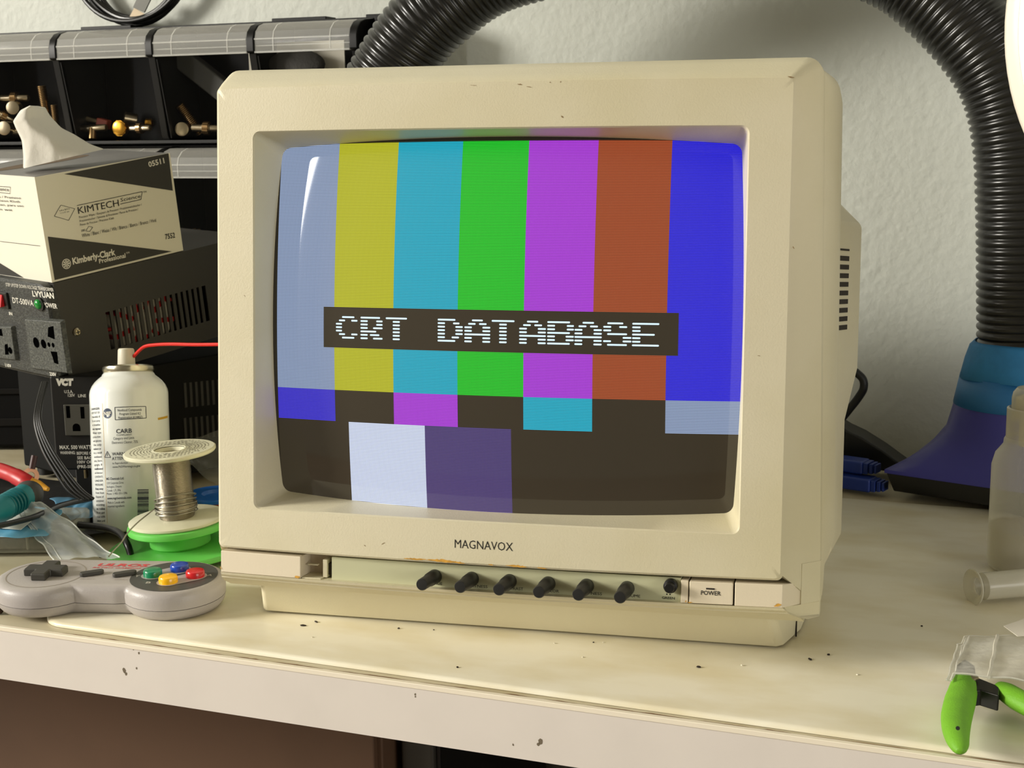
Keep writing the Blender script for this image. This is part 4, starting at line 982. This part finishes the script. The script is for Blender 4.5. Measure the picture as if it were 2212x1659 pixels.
part('wall_hook', MB().cyl((cc.x, 626, cc.z + 140 * kc - 6), (cc.x, 590, cc.z + 140 * kc - 6), 3), M_nick, cbo, Matrix())

# ------------------------------------------------------------------ corrugated hose with taped-on hood
fh = thing('extraction_hose', Matrix.Translation((-5, 520, 3)), 'thick black corrugated hose arching over the monitor, taped to a blue hood', 'hose')
hp = [(700, 420, 470), (778, 265, 475), (885, 92, 478), (960, 12, 482), (1050, -52, 486), (1155, -88, 490), (1320, -128, 500), (1530, -150, 512), (1740, -138, 520), (1925, -78, 522), (2035, 2, 522), (2128, 105, 520), (2176, 195, 520), (2200, 310, 520), (2206, 450, 520), (2207, 600, 520), (2207, 745, 520)]
hw = [at(a, b, Y=c) for a, b, c in hp]
path = resample(catmull(hw, 24), 1.15)
rad = []
for i, p in enumerate(path):
    t = (i * 1.15 / 6.9) % 1; rad.append(33.6 + (1.9 * math.sin(PI * t / .8) ** .55 if t < .8 else -.3))
part('hose', MB().tube(path, rad, 40), mat('glossy_black_hose', (26, 26, 25), .28, spec=.6), fh, Matrix(), angle=80)
zt0 = at(2207, 748, Y=520).z; hx, hy = hw[-1].x, 520
M_tape = mat('blue_masking_tape', (48, 130, 190), .7, bump=.6, bscale=120, mottle=.15, mscale=60)
def tring(z, r, wob=0): return [(hx + (r + wob * math.sin(5 * a + z)) * math.cos(a), hy + (r + wob * math.sin(7 * a)) * math.sin(a), z + wob * 1.2 * math.sin(3 * a + 1)) for a in [2 * PI * k / 48 for k in range(48)]]
zt1 = at(2190, 832, Y=480).z; zt2 = at(2190, 893, Y=480).z
part('tape', MB().loft([tring(zt0 + 4, 36.5, .3), tring(zt0 + 1, 39.5, .7), tring(zt0 - 10, 43, .5), tring(zt1, 47, .7)], False, False), M_tape, fh, Matrix(), solid=1)
part('tape', MB().loft([tring(zt1 + 1.5, 46.5, 0), tring(zt2, 51, 0)], False, False), mat('smooth_blue_tape', (40, 112, 172), .5), fh, Matrix(), solid=1)
M_hood = mat('indigo_plastic', (58, 58, 142), .35)
ux = Vector((.955, -.296, 0)); uy = Vector((.296, .955, 0)); hc = Vector((3.9, 511, 0))
def sq(k, hwid, hdep, z, mix, rN):
    out = []
    for j in range(48):
        a = 2 * PI * j / 48; c, s_ = math.cos(a), math.sin(a)
        mxx = max(abs(c), abs(s_)); rect = hc + ux * (hwid * c / mxx) + uy * (hdep * s_ / mxx); 
        cir = Vector((hx, hy, 0)) + ux * rN * c + uy * rN * s_
        p = cir.lerp(rect, mix); out.append((p.x, p.y, z))
    return out
part('hood', MB().loft([sq(0, 96, 62, 24, 1, 0), sq(0, 96, 62, 27, 1, 0), sq(0, 92, 58, 33, .86, 52), sq(0, 92, 58, 47, .42, 52), sq(0, 92, 58, 60, .12, 52), sq(0, 92, 58, zt2 + 2, 0, 50.5)], True, False), M_hood, fh, Matrix(), angle=50)
part('hood_base', MB().loft([sq(0, 90, 56, 8, 1, 0), sq(0, 95, 61, 24, 1, 0)]), M_black, fh, Matrix(), bevel=1)
part('hood_foot', MB().cyl(hc + ux * 20 + uy * -34 + Vector((0, 0, .2)), hc + ux * 20 + uy * -34 + Vector((0, 0, 9)), 22), M_blackr, fh, Matrix())
part('hood_foot', MB().cyl(hc + ux * -30 + uy * 36 + Vector((0, 0, .2)), hc + ux * -30 + uy * 36 + Vector((0, 0, 9)), 12), M_blackr, fh, Matrix())

# ------------------------------------------------------------------ round lamp at the upper right
lc_ = at(2795, 12, d=660); LM = frame(lc_, (O + Vector((-120, 0, 60)) - lc_))
lm = thing('magnifier_lamp', LM, 'large round white lamp head at the upper right edge, in front of the hose', 'lamp')
part('lamp_head', MB().lathe([(20, -26), (110, -20), (132, -8), (136, 0), (133, 5), (127, 6)], seg=96, cap1=False), mat('white_enamel', (240, 232, 216), .35), lm, angle=60)
part('diffuser', MB().lathe([(127.5, 5.5), (120, 8), (60, 12), (1, 13)], seg=96, cap0=False), mat('glowing_diffuser', (245, 238, 225), .4, emit=(255, 244, 226), estr=.55), lm)
part('lamp_arm', MB().tube(catmull([LM.inverted() @ Vector(p) for p in ((lc_.x + 10, lc_.y + 30, lc_.z), (lc_.x + 150, lc_.y + 200, lc_.z + 60), (lc_.x + 300, 612, lc_.z + 120))], 8), 8), mat('white_arm', (230, 224, 210), .4), lm)

# ------------------------------------------------------------------ dispenser bottle, cap, bag, paper, cutters on the right
jb = at(2214, 1247, Z=3); 
kj = (jb - O).dot(FW) / FP; jR = 80 * kj
JM = yawm((jb.x, jb.y + 20, 3), .35)
kj = (JM.translation - O).dot(FW) / FP; jR = 80 * kj
bt = thing('dispenser_bottle', JM, 'squat translucent plastic dispenser bottle half full of liquid at the right edge of the picture', 'bottle')
def jz(py): return at(2190, py, Y=jb.y + 20).z - 3
M_pe = mat('milky_polythene', (222, 220, 206), .3, alpha=.30); M_pe2 = mat('clear_polypropylene', (220, 216, 198), .2, alpha=.42)
zs1 = jz(985)
part('bottle_body', MB().lathe([(jR - 5, 0), (jR - 1, 2), (jR, 5), (jR, zs1 - 6), (jR - 2, zs1 + 2), (jR - 7, jz(958)), (18.5, jz(948)), (17.5, jz(942))], seg=56, cap1=False), M_pe, bt, angle=60)
part('liquid', MB().lathe([(jR - 6, 1.2), (jR - 1.6, 4), (jR - 1.4, jz(1135)), (1, jz(1135))], seg=56), mat('clear_liquid', (176, 164, 128), .1, alpha=.30), bt)
part('neck_collar', MB().lathe([(17.5, jz(950)), (17.6, jz(880)), (16.2, jz(878))], seg=48, cap0=False, cap1=False), M_pe2, bt)
part('pump_core', MB().lathe([(9, jz(960)), (9, jz(905)), (12, jz(900)), (12, jz(858)), (8, jz(852))], seg=32), mat('white_pump', (214, 206, 184), .45), bt)
part('cap', MB().lathe([(14.6, jz(905)), (14.8, jz(858)), (14.0, jz(846)), (11.5, jz(836)), (5, jz(832)), (.5, jz(831))], seg=48, cap0=False), M_pe2, bt)
part('dip_tube', MB().cyl((3, 0, 3), (1, 0, jz(960)), 1.6), M_pe2, bt)
tb = at(2100, 1302, Z=3); te = at(2235, 1290, Z=3)
TM_ = frame(tb + Vector((0, 0, 10.5)), (te - tb))
tbt = thing('plastic_sleeve', TM_, 'small clear plastic sleeve with a flared end lying in front of the bottle', 'sleeve')
part('sleeve_tube', MB().lathe([(6, 5), (8.8, 7), (9.0, 30), (9.0, 46), (8.6, 46), (8.6, 8)], seg=40, cap0=False, cap1=False), M_pe2, tbt)
part('flange', MB().lathe([(6, 4), (11.5, 1), (12, 0), (11.4, -.6), (6.6, 2.2)], seg=40, cap0=False, cap1=False), M_pe2, tbt)
M_bag = mat('clear_zip_bag', (216, 214, 204), .3, alpha=.26, bump=.9, bscale=120)
bgc = at(2130, 1420, Z=8)
def bagf(u, v):
    A = at(2067, 1380, Z=20); B = at(2330, 1362, Z=20); C = at(2044, 1453, Z=26); D = at(2310, 1486, Z=26)
    p = (A.lerp(B, u)).lerp(C.lerp(D, u), v)
    wv = .5 * math.sin(19 * u + 4 * v) + .3 * math.sin(27 * v + 9 * u) + .7 * math.sin(7 * u - 9 * v + 1)
    ed_ = .6 + .4 * min(1, 8 * min(u, 1 - u, v, 1 - v))
    p.z = 20 + 6 * v + wv * ed_ - (4 if u < .06 else 0)
    p.x += .2 * math.sin(17 * v); p.y += .25 * math.sin(15 * u); return p
zb_ = thing('zip_bag', Matrix.Translation(bgc), 'crumpled clear plastic zip bag lying over the green-handled cutters', 'bag')
bgm = MB().grid(bagf, 60, 30)
part('film', bgm, M_bag, zb_, Matrix())
zp = MB()
def ribm(mb, P, n, f, wd): 
    pts = [f(*[P[0][j] + (P[1][j] - P[0][j]) * t / n for j in (0, 1)]) + Vector((0, 0, .5)) for t in range(n + 1)]; mb.tube(pts, wd, 6)
ribm(zp, ((.33, 0), (.355, 1)), 24, bagf, 1.0)
part('zip_strip', zp, mat('zip_plastic', (216, 212, 196), .3, alpha=.5), zb_, Matrix())
ebg = MB(); ribm(ebg, ((0.01, 0), (0.01, 1)), 24, bagf, .35); ribm(ebg, ((.1, 0), (.05, 1)), 24, bagf, .3); ribm(ebg, ((0, .99), (1, .99)), 50, bagf, .35); ribm(ebg, ((0, .01), (1, .01)), 50, bagf, .3)
part('seam', ebg, mat('bag_edge', (226, 224, 212), .3, alpha=.5), zb_, Matrix())
pp = MB(); P_ = [at(2168, 1353, Z=22), at(2250, 1325, Z=24), at(2290, 1370, Z=22), at(2198, 1375, Z=21)]
pp.loft([P_, [p + Vector((0, 0, .35)) for p in P_]])
tag(part('paper_slip', pp, mat('white_paper', (226, 220, 206), .8), None, Matrix.Translation(P_[0]), world=True), 'corner of a white paper slip behind the zip bag at the right edge', 'paper')
# cutters
ct = thing('wire_cutters', Matrix.Translation(at(2085, 1480, Z=3)), 'wire cutters with thick lime green grips and black jaws, near the front right desk edge', 'cutters')
M_lime = mat('lime_rubber', (116, 180, 38), .6, bump=.25, bscale=900, mottle=.08, mscale=150)
def pz(px, py, z): return at(px, py, Z=z)
def grip(pts, nm):
    P = []; R_r = []
    for px, py, rpx, zz in pts: p = pz(px, py, zz); P.append(p); R_r.append(rpx * (p - O).dot(FW) / FP)
    n = 8; cp_ = catmull(P, n); rr_ = []
    for i in range(len(P) - 1):
        for k in range(n): t = k / n; t = t * t * (3 - 2 * t) if False else t; rr_.append(R_r[i] + (R_r[i + 1] - R_r[i]) * t)
    rr_.append(R_r[-1]); return part(nm, MB().tube(cp_, rr_, 28, flat=.82), M_lime, ct, Matrix(), angle=80)
lgp = grip([(2083, 1470, 16, 16), (2082, 1475, 26, 16), (2080, 1492, 30, 16), (2074, 1515, 33, 15.5), (2067, 1545, 33, 15), (2065, 1570, 30.5, 14.5), (2067, 1592, 26.5, 14), (2071, 1608, 22, 13.5), (2073, 1618, 16, 13), (2074, 1623, 7, 13)], 'grip')
grip([(2153, 1486, 12, 15), (2158, 1488, 20, 15), (2175, 1496, 25, 15), (2200, 1512, 28, 15), (2240, 1532, 29, 14), (2290, 1552, 26, 13), (2330, 1562, 14, 12)], 'grip')
part('grip_hole', MB().cyl(pz(2069, 1573, 24.2), pz(2069, 1573, 24.8), 1.0), M_ink, lgp, Matrix())
P0 = [pz(2060, 1456, 18), pz(2110, 1462, 18), pz(2160, 1482, 18), pz(2158, 1502, 18), pz(2118, 1490, 18), pz(2104, 1492, 18), pz(2062, 1474, 18)]
jw = part('jaw_plate', MB().loft([[p + Vector((0, 0, -9)) for p in P0], P0]), mat('blackened_steel', (40, 38, 36), .35, .6), ct, Matrix(), bevel=.8)
pj = pz(2099, 1466, 19); part('pivot', MB().cyl(pj, pj + Vector((0, 0, 1.5)), 3.6, bev=.5), M_nick, jw, Matrix())
P0 = [pz(2060, 1456, 16), pz(2064, 1430, 16), pz(2085, 1415, 16), pz(2106, 1430, 16), pz(2110, 1462, 16)]
part('jaw', MB().loft([[p + Vector((0, 0, -7)) for p in P0], [p + Vector((0, 0, -2)) for p in P0]]), mat('dark_steel', (60, 58, 54), .3, .8), ct, Matrix(), bevel=.8)

# ------------------------------------------------------------------ behind the monitor on the right
bw = at(1860, 975, Y=560)
wp_ = [at(a, b, Y=545) for a, b in ((1790, 905), (1830, 930), (1862, 945), (1905, 972), (1957, 1010), (1940, 1022), (1860, 1012), (1790, 995))]
tag(part('black_bracket', MB().loft([wp_, [p + Vector((0, 34, 0)) for p in wp_]]), M_black, None, Matrix.Translation(bw), bevel=2, world=True), 'dark tapered plastic piece behind the monitor, left of the blue hood', 'bracket')
cbl = MB().tube(catmull([at(1750, 830, Y=560), at(1820, 795, Y=560), at(1858, 812, Y=560), at(1866, 835, Y=560), at(1852, 862, Y=562), at(1800, 930, Y=566), at(1760, 1010, Y=570)], 8), 3.6, 12)
tag(part('power_lead', cbl, M_blackr, None, Matrix.Translation(at(1800, 930, Y=560)), world=True), 'thick black lead curving out behind the back of the monitor', 'cable')
M_bl = mat('blue_plug_plastic', (24, 50, 128), .4)
for i, (px, py, zz, dz) in enumerate(((1868, 1034, 9, 0), (1852, 1008, 20, 0))):
    p = at(px, py, Y=500 + i * 12); BM = yawm((p.x, p.y, 0), -.28)
    BM.translation.z = 3.2 if i == 0 else 15.2
    t = thing('cable_plug', BM, ('blue cable plug lying on the desk behind the monitor', 'second blue plug resting on top of the lower blue plug')[i], 'plug', 'blue plugs behind the monitor')
    part('plug_body', MB().box(-26, 8, -9, 9, 0, 11.5), M_bl, t, bevel=2)
    part('strain_relief', MB().box(8, 12, -7.5, 7.5, 1, 10.5).box(13, 16, -6.5, 6.5, 1.5, 10).box(17, 19, -5.5, 5.5, 2, 9.5).box(8, 19, -4, 4, 3, 8.5), M_bl, t, bevel=.5)

# ------------------------------------------------------------------ clutter at the left
ec = at(20, 1040, Z=3)
EQ = yawm((ec.x - 66, ec.y + 122, 3), .35)
eq = thing('equipment_case', EQ, 'large black equipment case in shadow at the far left behind the tools', 'case')
part('case_body', MB().box(-190, 74, 0, 120, 0, 118), mat('black_case', (13, 12, 11), .7, spec=.1), eq, bevel=4)
part('front_rib', MB().box(-180, 64, -2, 0, 22, 30).box(-180, 64, -2, 0, 54, 60).box(-180, 64, -2, 0, 86, 92), mat('dull_black_rib', (24, 22, 20), .6, spec=.1), eq, bevel=1)
part('latch', MB().box(-4, 26, -7, -2, 40, 58), mat('dark_brown_latch', (52, 44, 36), .6), eq, bevel=1.5)
fbg = at(190, 1095, Z=3)
def cloth(pts, z0, amp, name, m_, label, cat, nu=26, nv=16, fz=7., sol=.6):
    c = Vector()
    for p in pts: c += p / 4
    def f(u, v):
        p = pts[0].lerp(pts[1], u).lerp(pts[3].lerp(pts[2], u), v).copy()
        p.z += z0 + amp * (math.sin(fz * u + 5 * v + z0) * .5 + math.sin(fz * 1.7 * v - 3 * u) * .35 + .3 * math.sin(19 * u + 11 * v)) * (.35 + .65 * math.sin(PI * u) * math.sin(PI * v)) + amp
        p.x += 2.5 * math.sin(9 * v + z0); p.y += 2.5 * math.sin(8 * u + z0); return p
    return tag(part(name, MB().grid(f, nu, nv), m_, None, Matrix.Translation(c), solid=sol, sub=1, world=True), label, cat), f
cloth([at(-150, 990, Z=3), at(290, 1085, Z=3), at(310, 1165, Z=3), at(-60, 1175, Z=3)], 1, 5, 'dark_cover_film', mat('black_cover_film', (22, 21, 20), .35, bump=.5, bscale=90), 'crumpled black film added to darken the desk under the tools left of the spray can', 'bag')  # black sheet added to make the desk dark beneath the clutter
bx_ = at(50, 1195, Z=3)
CBM = yawm((bx_.x, bx_.y, 3), .36)
cbx = thing('parts_case', CBM, 'flat clear plastic parts case behind the game controller at the far left', 'parts case')
part('case_shell', MB().loft([[Vector((x, y, z)) for x, y in rrect(-60 + i_, 34 - i_, 0 + i_, 60 - i_, 5, 4, 4)] for z, i_ in ((0, 1), (1.5, 0), (17, 0), (18.5, 1))]), mat('clear_case_plastic', (170, 168, 150), .12, alpha=.25), cbx)
part('dark_filling', MB().box(-55, 29, 5, 55, 1.5, 10), mat('dark_contents', (54, 54, 46), .6, mottle=.5, mscale=90, rgb2=(96, 92, 78)), cbx, bevel=1)
part('divider', MB().box(-30, -29, 2, 58, 2, 16).box(2, 3, 2, 58, 2, 16), mat('clear_divider', (190, 188, 170), .2, alpha=.3), cbx)
M_bbag = mat('pale_blue_film', (96, 160, 190), .3, bump=.4, bscale=100)
_, fA = cloth([at(-60, 1070, Z=26), at(130, 1110, Z=26), at(95, 1166, Z=22), at(-60, 1168, Z=22)], 0, 2.5, 'blue_pouch', M_bbag, 'pale blue plastic pouch with a white barcode label on the clear parts case', 'pouch')
_, fB = cloth([at(105, 1085, Z=14), at(225, 1078, Z=14), at(212, 1122, Z=12), at(150, 1130, Z=12)], 0, 3, 'blue_packet', mat('dusty_blue_film', (84, 134, 164), .35), 'folded dusty blue plastic packet left of the spray can', 'packet')
lb = MB(); L0 = [fA(.2, .25), fA(.86, .3), fA(.66, .9), fA(.12, .85)]
def lbp(u, v, o=1.2): return L0[0].lerp(L0[1], u).lerp(L0[3].lerp(L0[2], u), v) + Vector((0, 0, 3.0 + o))
LBO = part('paper_label', MB().loft([[lbp(u, v, 0) for u, v in ((0, 0), (1, 0), (1, 1), (0, 1))], [lbp(u, v, .3) for u, v in ((0, 0), (1, 0), (1, 1), (0, 1))]]), mat('white_label', (206, 208, 200), .6), None, Matrix.Translation(L0[0]), world=True)
tag(LBO, 'white paper label with dark bars lying on the pale blue pouch', 'label')
for i in range(14):
    v = .12 + i * .045; lb.add([lbp(.0, v, .45), lbp(.34, v, .45), lbp(.34, v + .022 + .008 * (i % 2), .45), lbp(0, v + .022 + .008 * (i % 2), .45)], [(0, 1, 2, 3)])
IMl = Matrix.Translation(L0[0]); part('printed_bars', lb, M_ink, LBO, IMl, world=True, smooth=False)
# clear crinkled bag with a dark rod inside
def cbf(u, v):
    A = at(30, 1098, Z=34); B = at(98, 1090, Z=36); C = at(258, 1212, Z=12); D = at(118, 1215, Z=12)
    Lc = A.lerp(D, v); Rc_ = B.lerp(C, v ** .95); p = Lc.lerp(Rc_, u)
    p += Vector((0, 0, 1)) * (4 * math.sin(PI * u) + 1.0 * math.sin(9 * v + 5 * u) + .7 * math.sin(19 * v - 11 * u) + .8 * math.sin(17 * u + 3 * v)); p.x += .4 * math.sin(20 * v); return p
cbb = thing('clear_bag', Matrix.Translation(at(150, 1160, Z=10)), 'crinkled clear bag with a dark rod inside, behind the game controller', 'bag')
part('film', MB().grid(cbf, 30, 50), mat('crinkled_clear_film', (214, 222, 224), .2, alpha=.26, bump=1.0, bscale=90), cbb, Matrix())
ce = MB(); ribm(ce, ((0, 0), (0, 1)), 30, cbf, .5); ribm(ce, ((1, 0), (1, 1)), 30, cbf, .5); ribm(ce, ((.12, 0), (.12, 1)), 30, cbf, .3); ribm(ce, ((0, 0), (1, 0)), 20, cbf, .6)
part('seam', ce, mat('white_bag_edge', (222, 226, 222), .3, alpha=.5), cbb, Matrix())
part('dark_rod', MB().tube([at(178, 1152, Z=15), at(198, 1172, Z=13), at(220, 1196, Z=11)], [1.5, 3.2, 3.4], 12), M_blackr, cbb, Matrix())
# tools
tl = thing('teal_tool', Matrix.Translation(at(30, 1090, Z=38)), 'tool with a ribbed teal handle and round dark grey end at the far left', 'hand tool')
hA = at(-60, 1135, Z=40); hB = at(52, 1072, Z=42); kd = (hB - O).dot(FW) / FP
part('handle', MB().tube([hA.lerp(hB, t / 16) for t in range(17)], [kd * (24 + 3.5 * math.sin(t * .9)) for t in range(17)], 20), mat('teal_rubber', (0, 112, 118), .5), tl, Matrix())
rb = MB()
for t in (.62, .68, .74, .80, .86):
    c = hA.lerp(hB, t); fm = frame(c, hB - hA); rb.lathe([(kd * 26.5, -.9), (kd * 28.2, 0), (kd * 26.5, .9)], fm, 24)
part('grip_ribs', rb, mat('dark_teal', (0, 96, 100), .5), tl, Matrix())
part('end_cap', MB().ball(at(62, 1068, Z=42), (11, 11, 10.5), None, 24, 14), mat('grey_rubber', (54, 52, 50), .55), tl, Matrix())
rl = thing('red_pliers', Matrix.Translation(at(20, 1030, Z=46)), 'pliers with a red dipped handle lying behind the teal tool', 'pliers')
part('handle', MB().tube(catmull([at(-60, 1000, Z=48), at(0, 1016, Z=48), at(36, 1030, Z=46), at(66, 1048, Z=42)], 6), [5.5] * 6 + [6] * 6 + [6.5] * 5 + [5, 4.5], 16), mat('red_dip', (178, 26, 32), .4), rl, Matrix())
part('yellow_tip', MB().tube([at(66, 1043, Z=44), at(84, 1048, Z=42), at(104, 1057, Z=40)], [4.2, 3.6, 1.6], 14), mat('amber_plastic', (206, 148, 40), .4), rl, Matrix())
rg_ = thing('copper_lug', Matrix.Translation(at(66, 1025, Z=44)), 'small pinkish copper ring lug beside the red handle', 'ring lug')
fm = frame(at(66, 1028, Z=46), (O - at(66, 1028, Z=46)) + Vector((300, 0, 100)))
part('ring', MB().lathe([(3.2, -1), (6.4, -1), (6.4, 1), (3.2, 1), (3.2, -1)], fm, 24, False, False), mat('pinkish_copper', (206, 156, 128), .4, .8), rg_, Matrix())
part('barrel', MB().cyl(fm @ Vector((0, 5.5, 0)), fm @ Vector((0, 16, 0)), 2.4), mat('dark_sleeve', (58, 24, 22), .5), rg_, Matrix())
part('grey_block', MB().box(-1, 1, -1, 1, -1, 1), M_black, None) if False else None
# cables
tag(part('black_cable', MB().tube(catmull([at(90, 1122, Z=18), at(165, 1133, Z=17), at(225, 1140, Z=18), at(258, 1152, Z=18), at(275, 1176, Z=14), at(284, 1205, Z=6), at(286, 1220, Z=5)], 10), 2.6, 12), M_black, None, Matrix.Translation(at(200, 1140, Z=15)), world=True), 'black cable bending down in front of the spray can towards the controller', 'cable')
tag(part('black_cable', MB().tube(catmull([at(-20, 1140, Z=40), at(70, 1118, Z=34), at(130, 1092, Z=30), at(205, 1075, Z=26), at(230, 1066, Z=24)], 10), 2.2, 12), M_black, None, Matrix.Translation(at(100, 1110, Z=28)), world=True), 'thin black cable crossing above the blue packet', 'cable')
wbn = thing('wire_bundle', Matrix.Translation(at(92, 970, d=1052)), 'four thin black wires hanging side by side left of the power converter', 'wires')
for dx in (0, 9, 17, 25):
    P = [at(92 + dx * .35, 826, d=1085), at(80 + dx * .4, 872, d=1070), at(76 + dx * .5, 915, d=1060), at(92 + dx * .8, 970, d=1052), at(120 + dx, 1020, d=1046), at(146 + dx * 1.2, 1058, d=1042), at(172 + dx * 1.2, 1078, d=1040)]
    part('wire', MB().tube(catmull(P, 10), 1.25, 8), M_black, wbn, Matrix())
dbg = [at(385, 965, d=1110), at(480, 930, d=1110), at(480, 1060, d=1085), at(392, 1000, d=1090)]
cloth([p for p in dbg], 0, 2, 'smoky_bag', mat('smoky_film', (96, 96, 88), .25, alpha=.35), 'smoky translucent bag between the solder reel and the monitor', 'bag', sol=0)
# small bits on the desk and mat
M_crumb = mat('dark_crumb', (44, 34, 24), .8); M_lc = mat('pale_crumb', (232, 226, 204), .7)
def crumb(px, py, r, m_, z, label, el=1.):
    p = at(px, py, Z=z); mb = MB().ball((0, 0, r * .4), (r * el, r, r * .5), None, 8, 5)
    for v in mb.v: v += Vector([random.uniform(-.18, .18) * r for _ in 'xyz'])
    return tag(part('crumb', mb, m_, None, Matrix.Translation((p.x, p.y, z)) @ Matrix.Rotation(random.uniform(0, 3), 4, 'Z')), label, 'crumb')
for px, py, r, el, lab in ((655, 1352, .9, 2.4, 'splinter-shaped dark crumb in front of the monitor foot, left'), (683, 1344, .8, 2.2, 'dark sliver just in front of the left part of the foot'), (861, 1358, .8, 1, 'round dark crumb in front of the foot below the control panel'), (937, 1361, .5, 1.2, 'tiny dark crumb close to the foot near the first knobs'),
                           (988, 1442, .8, 1, 'black dot-like crumb on the bare middle of the mat'), (1509, 1442, 1.0, 1.4, 'dark crumb on the mat in front of the power button'), (1790, 1415, .9, 1, 'reddish brown crumb right of the monitor foot'), (1750, 1425, .9, 1.8, 'flat brown flake right of the front corner of the foot'), (1991, 1353, .7, 1, 'small dark crumb on the mat left of the zip bag'),
                           (1282, 1388, .5, 1.3, 'tiny dark crumb below the sharpness knob')):
    crumb(px, py, r, M_crumb, 3.05, lab, el)
for px, py, r, lab in ((1603, 1438, .8, 'pale crumb in front of the power button'), (1198, 1390, .7, 'pale crumb below the middle knobs'), (1303, 1388, .6, 'pale speck below the sharpness knob'), (675, 1377, .6, 'pale speck in front of the left part of the foot'), (1259, 1420, .6, 'pale speck in the middle of the mat'), (1852, 1458, .7, 'pale speck right of the monitor on the mat')):
    crumb(px, py, r, M_lc, 3.05, lab)
ss = thing('small_screw', Matrix.Translation(at(-3, 1327, Z=0)), 'dark screw end on the desk at the left edge of the picture', 'screw')
part('screw_head', MB().cyl((-3, 0, 3), (2.2, 1, 3), 3, 2.6, bev=.4), mat('brown_screw', (66, 46, 34), .5, .5), ss)
part('shank', MB().cyl((-14, -2, 3), (-3, 0, 3), 1.5), mat('dark_shank', (60, 50, 42), .4, .8), ss)
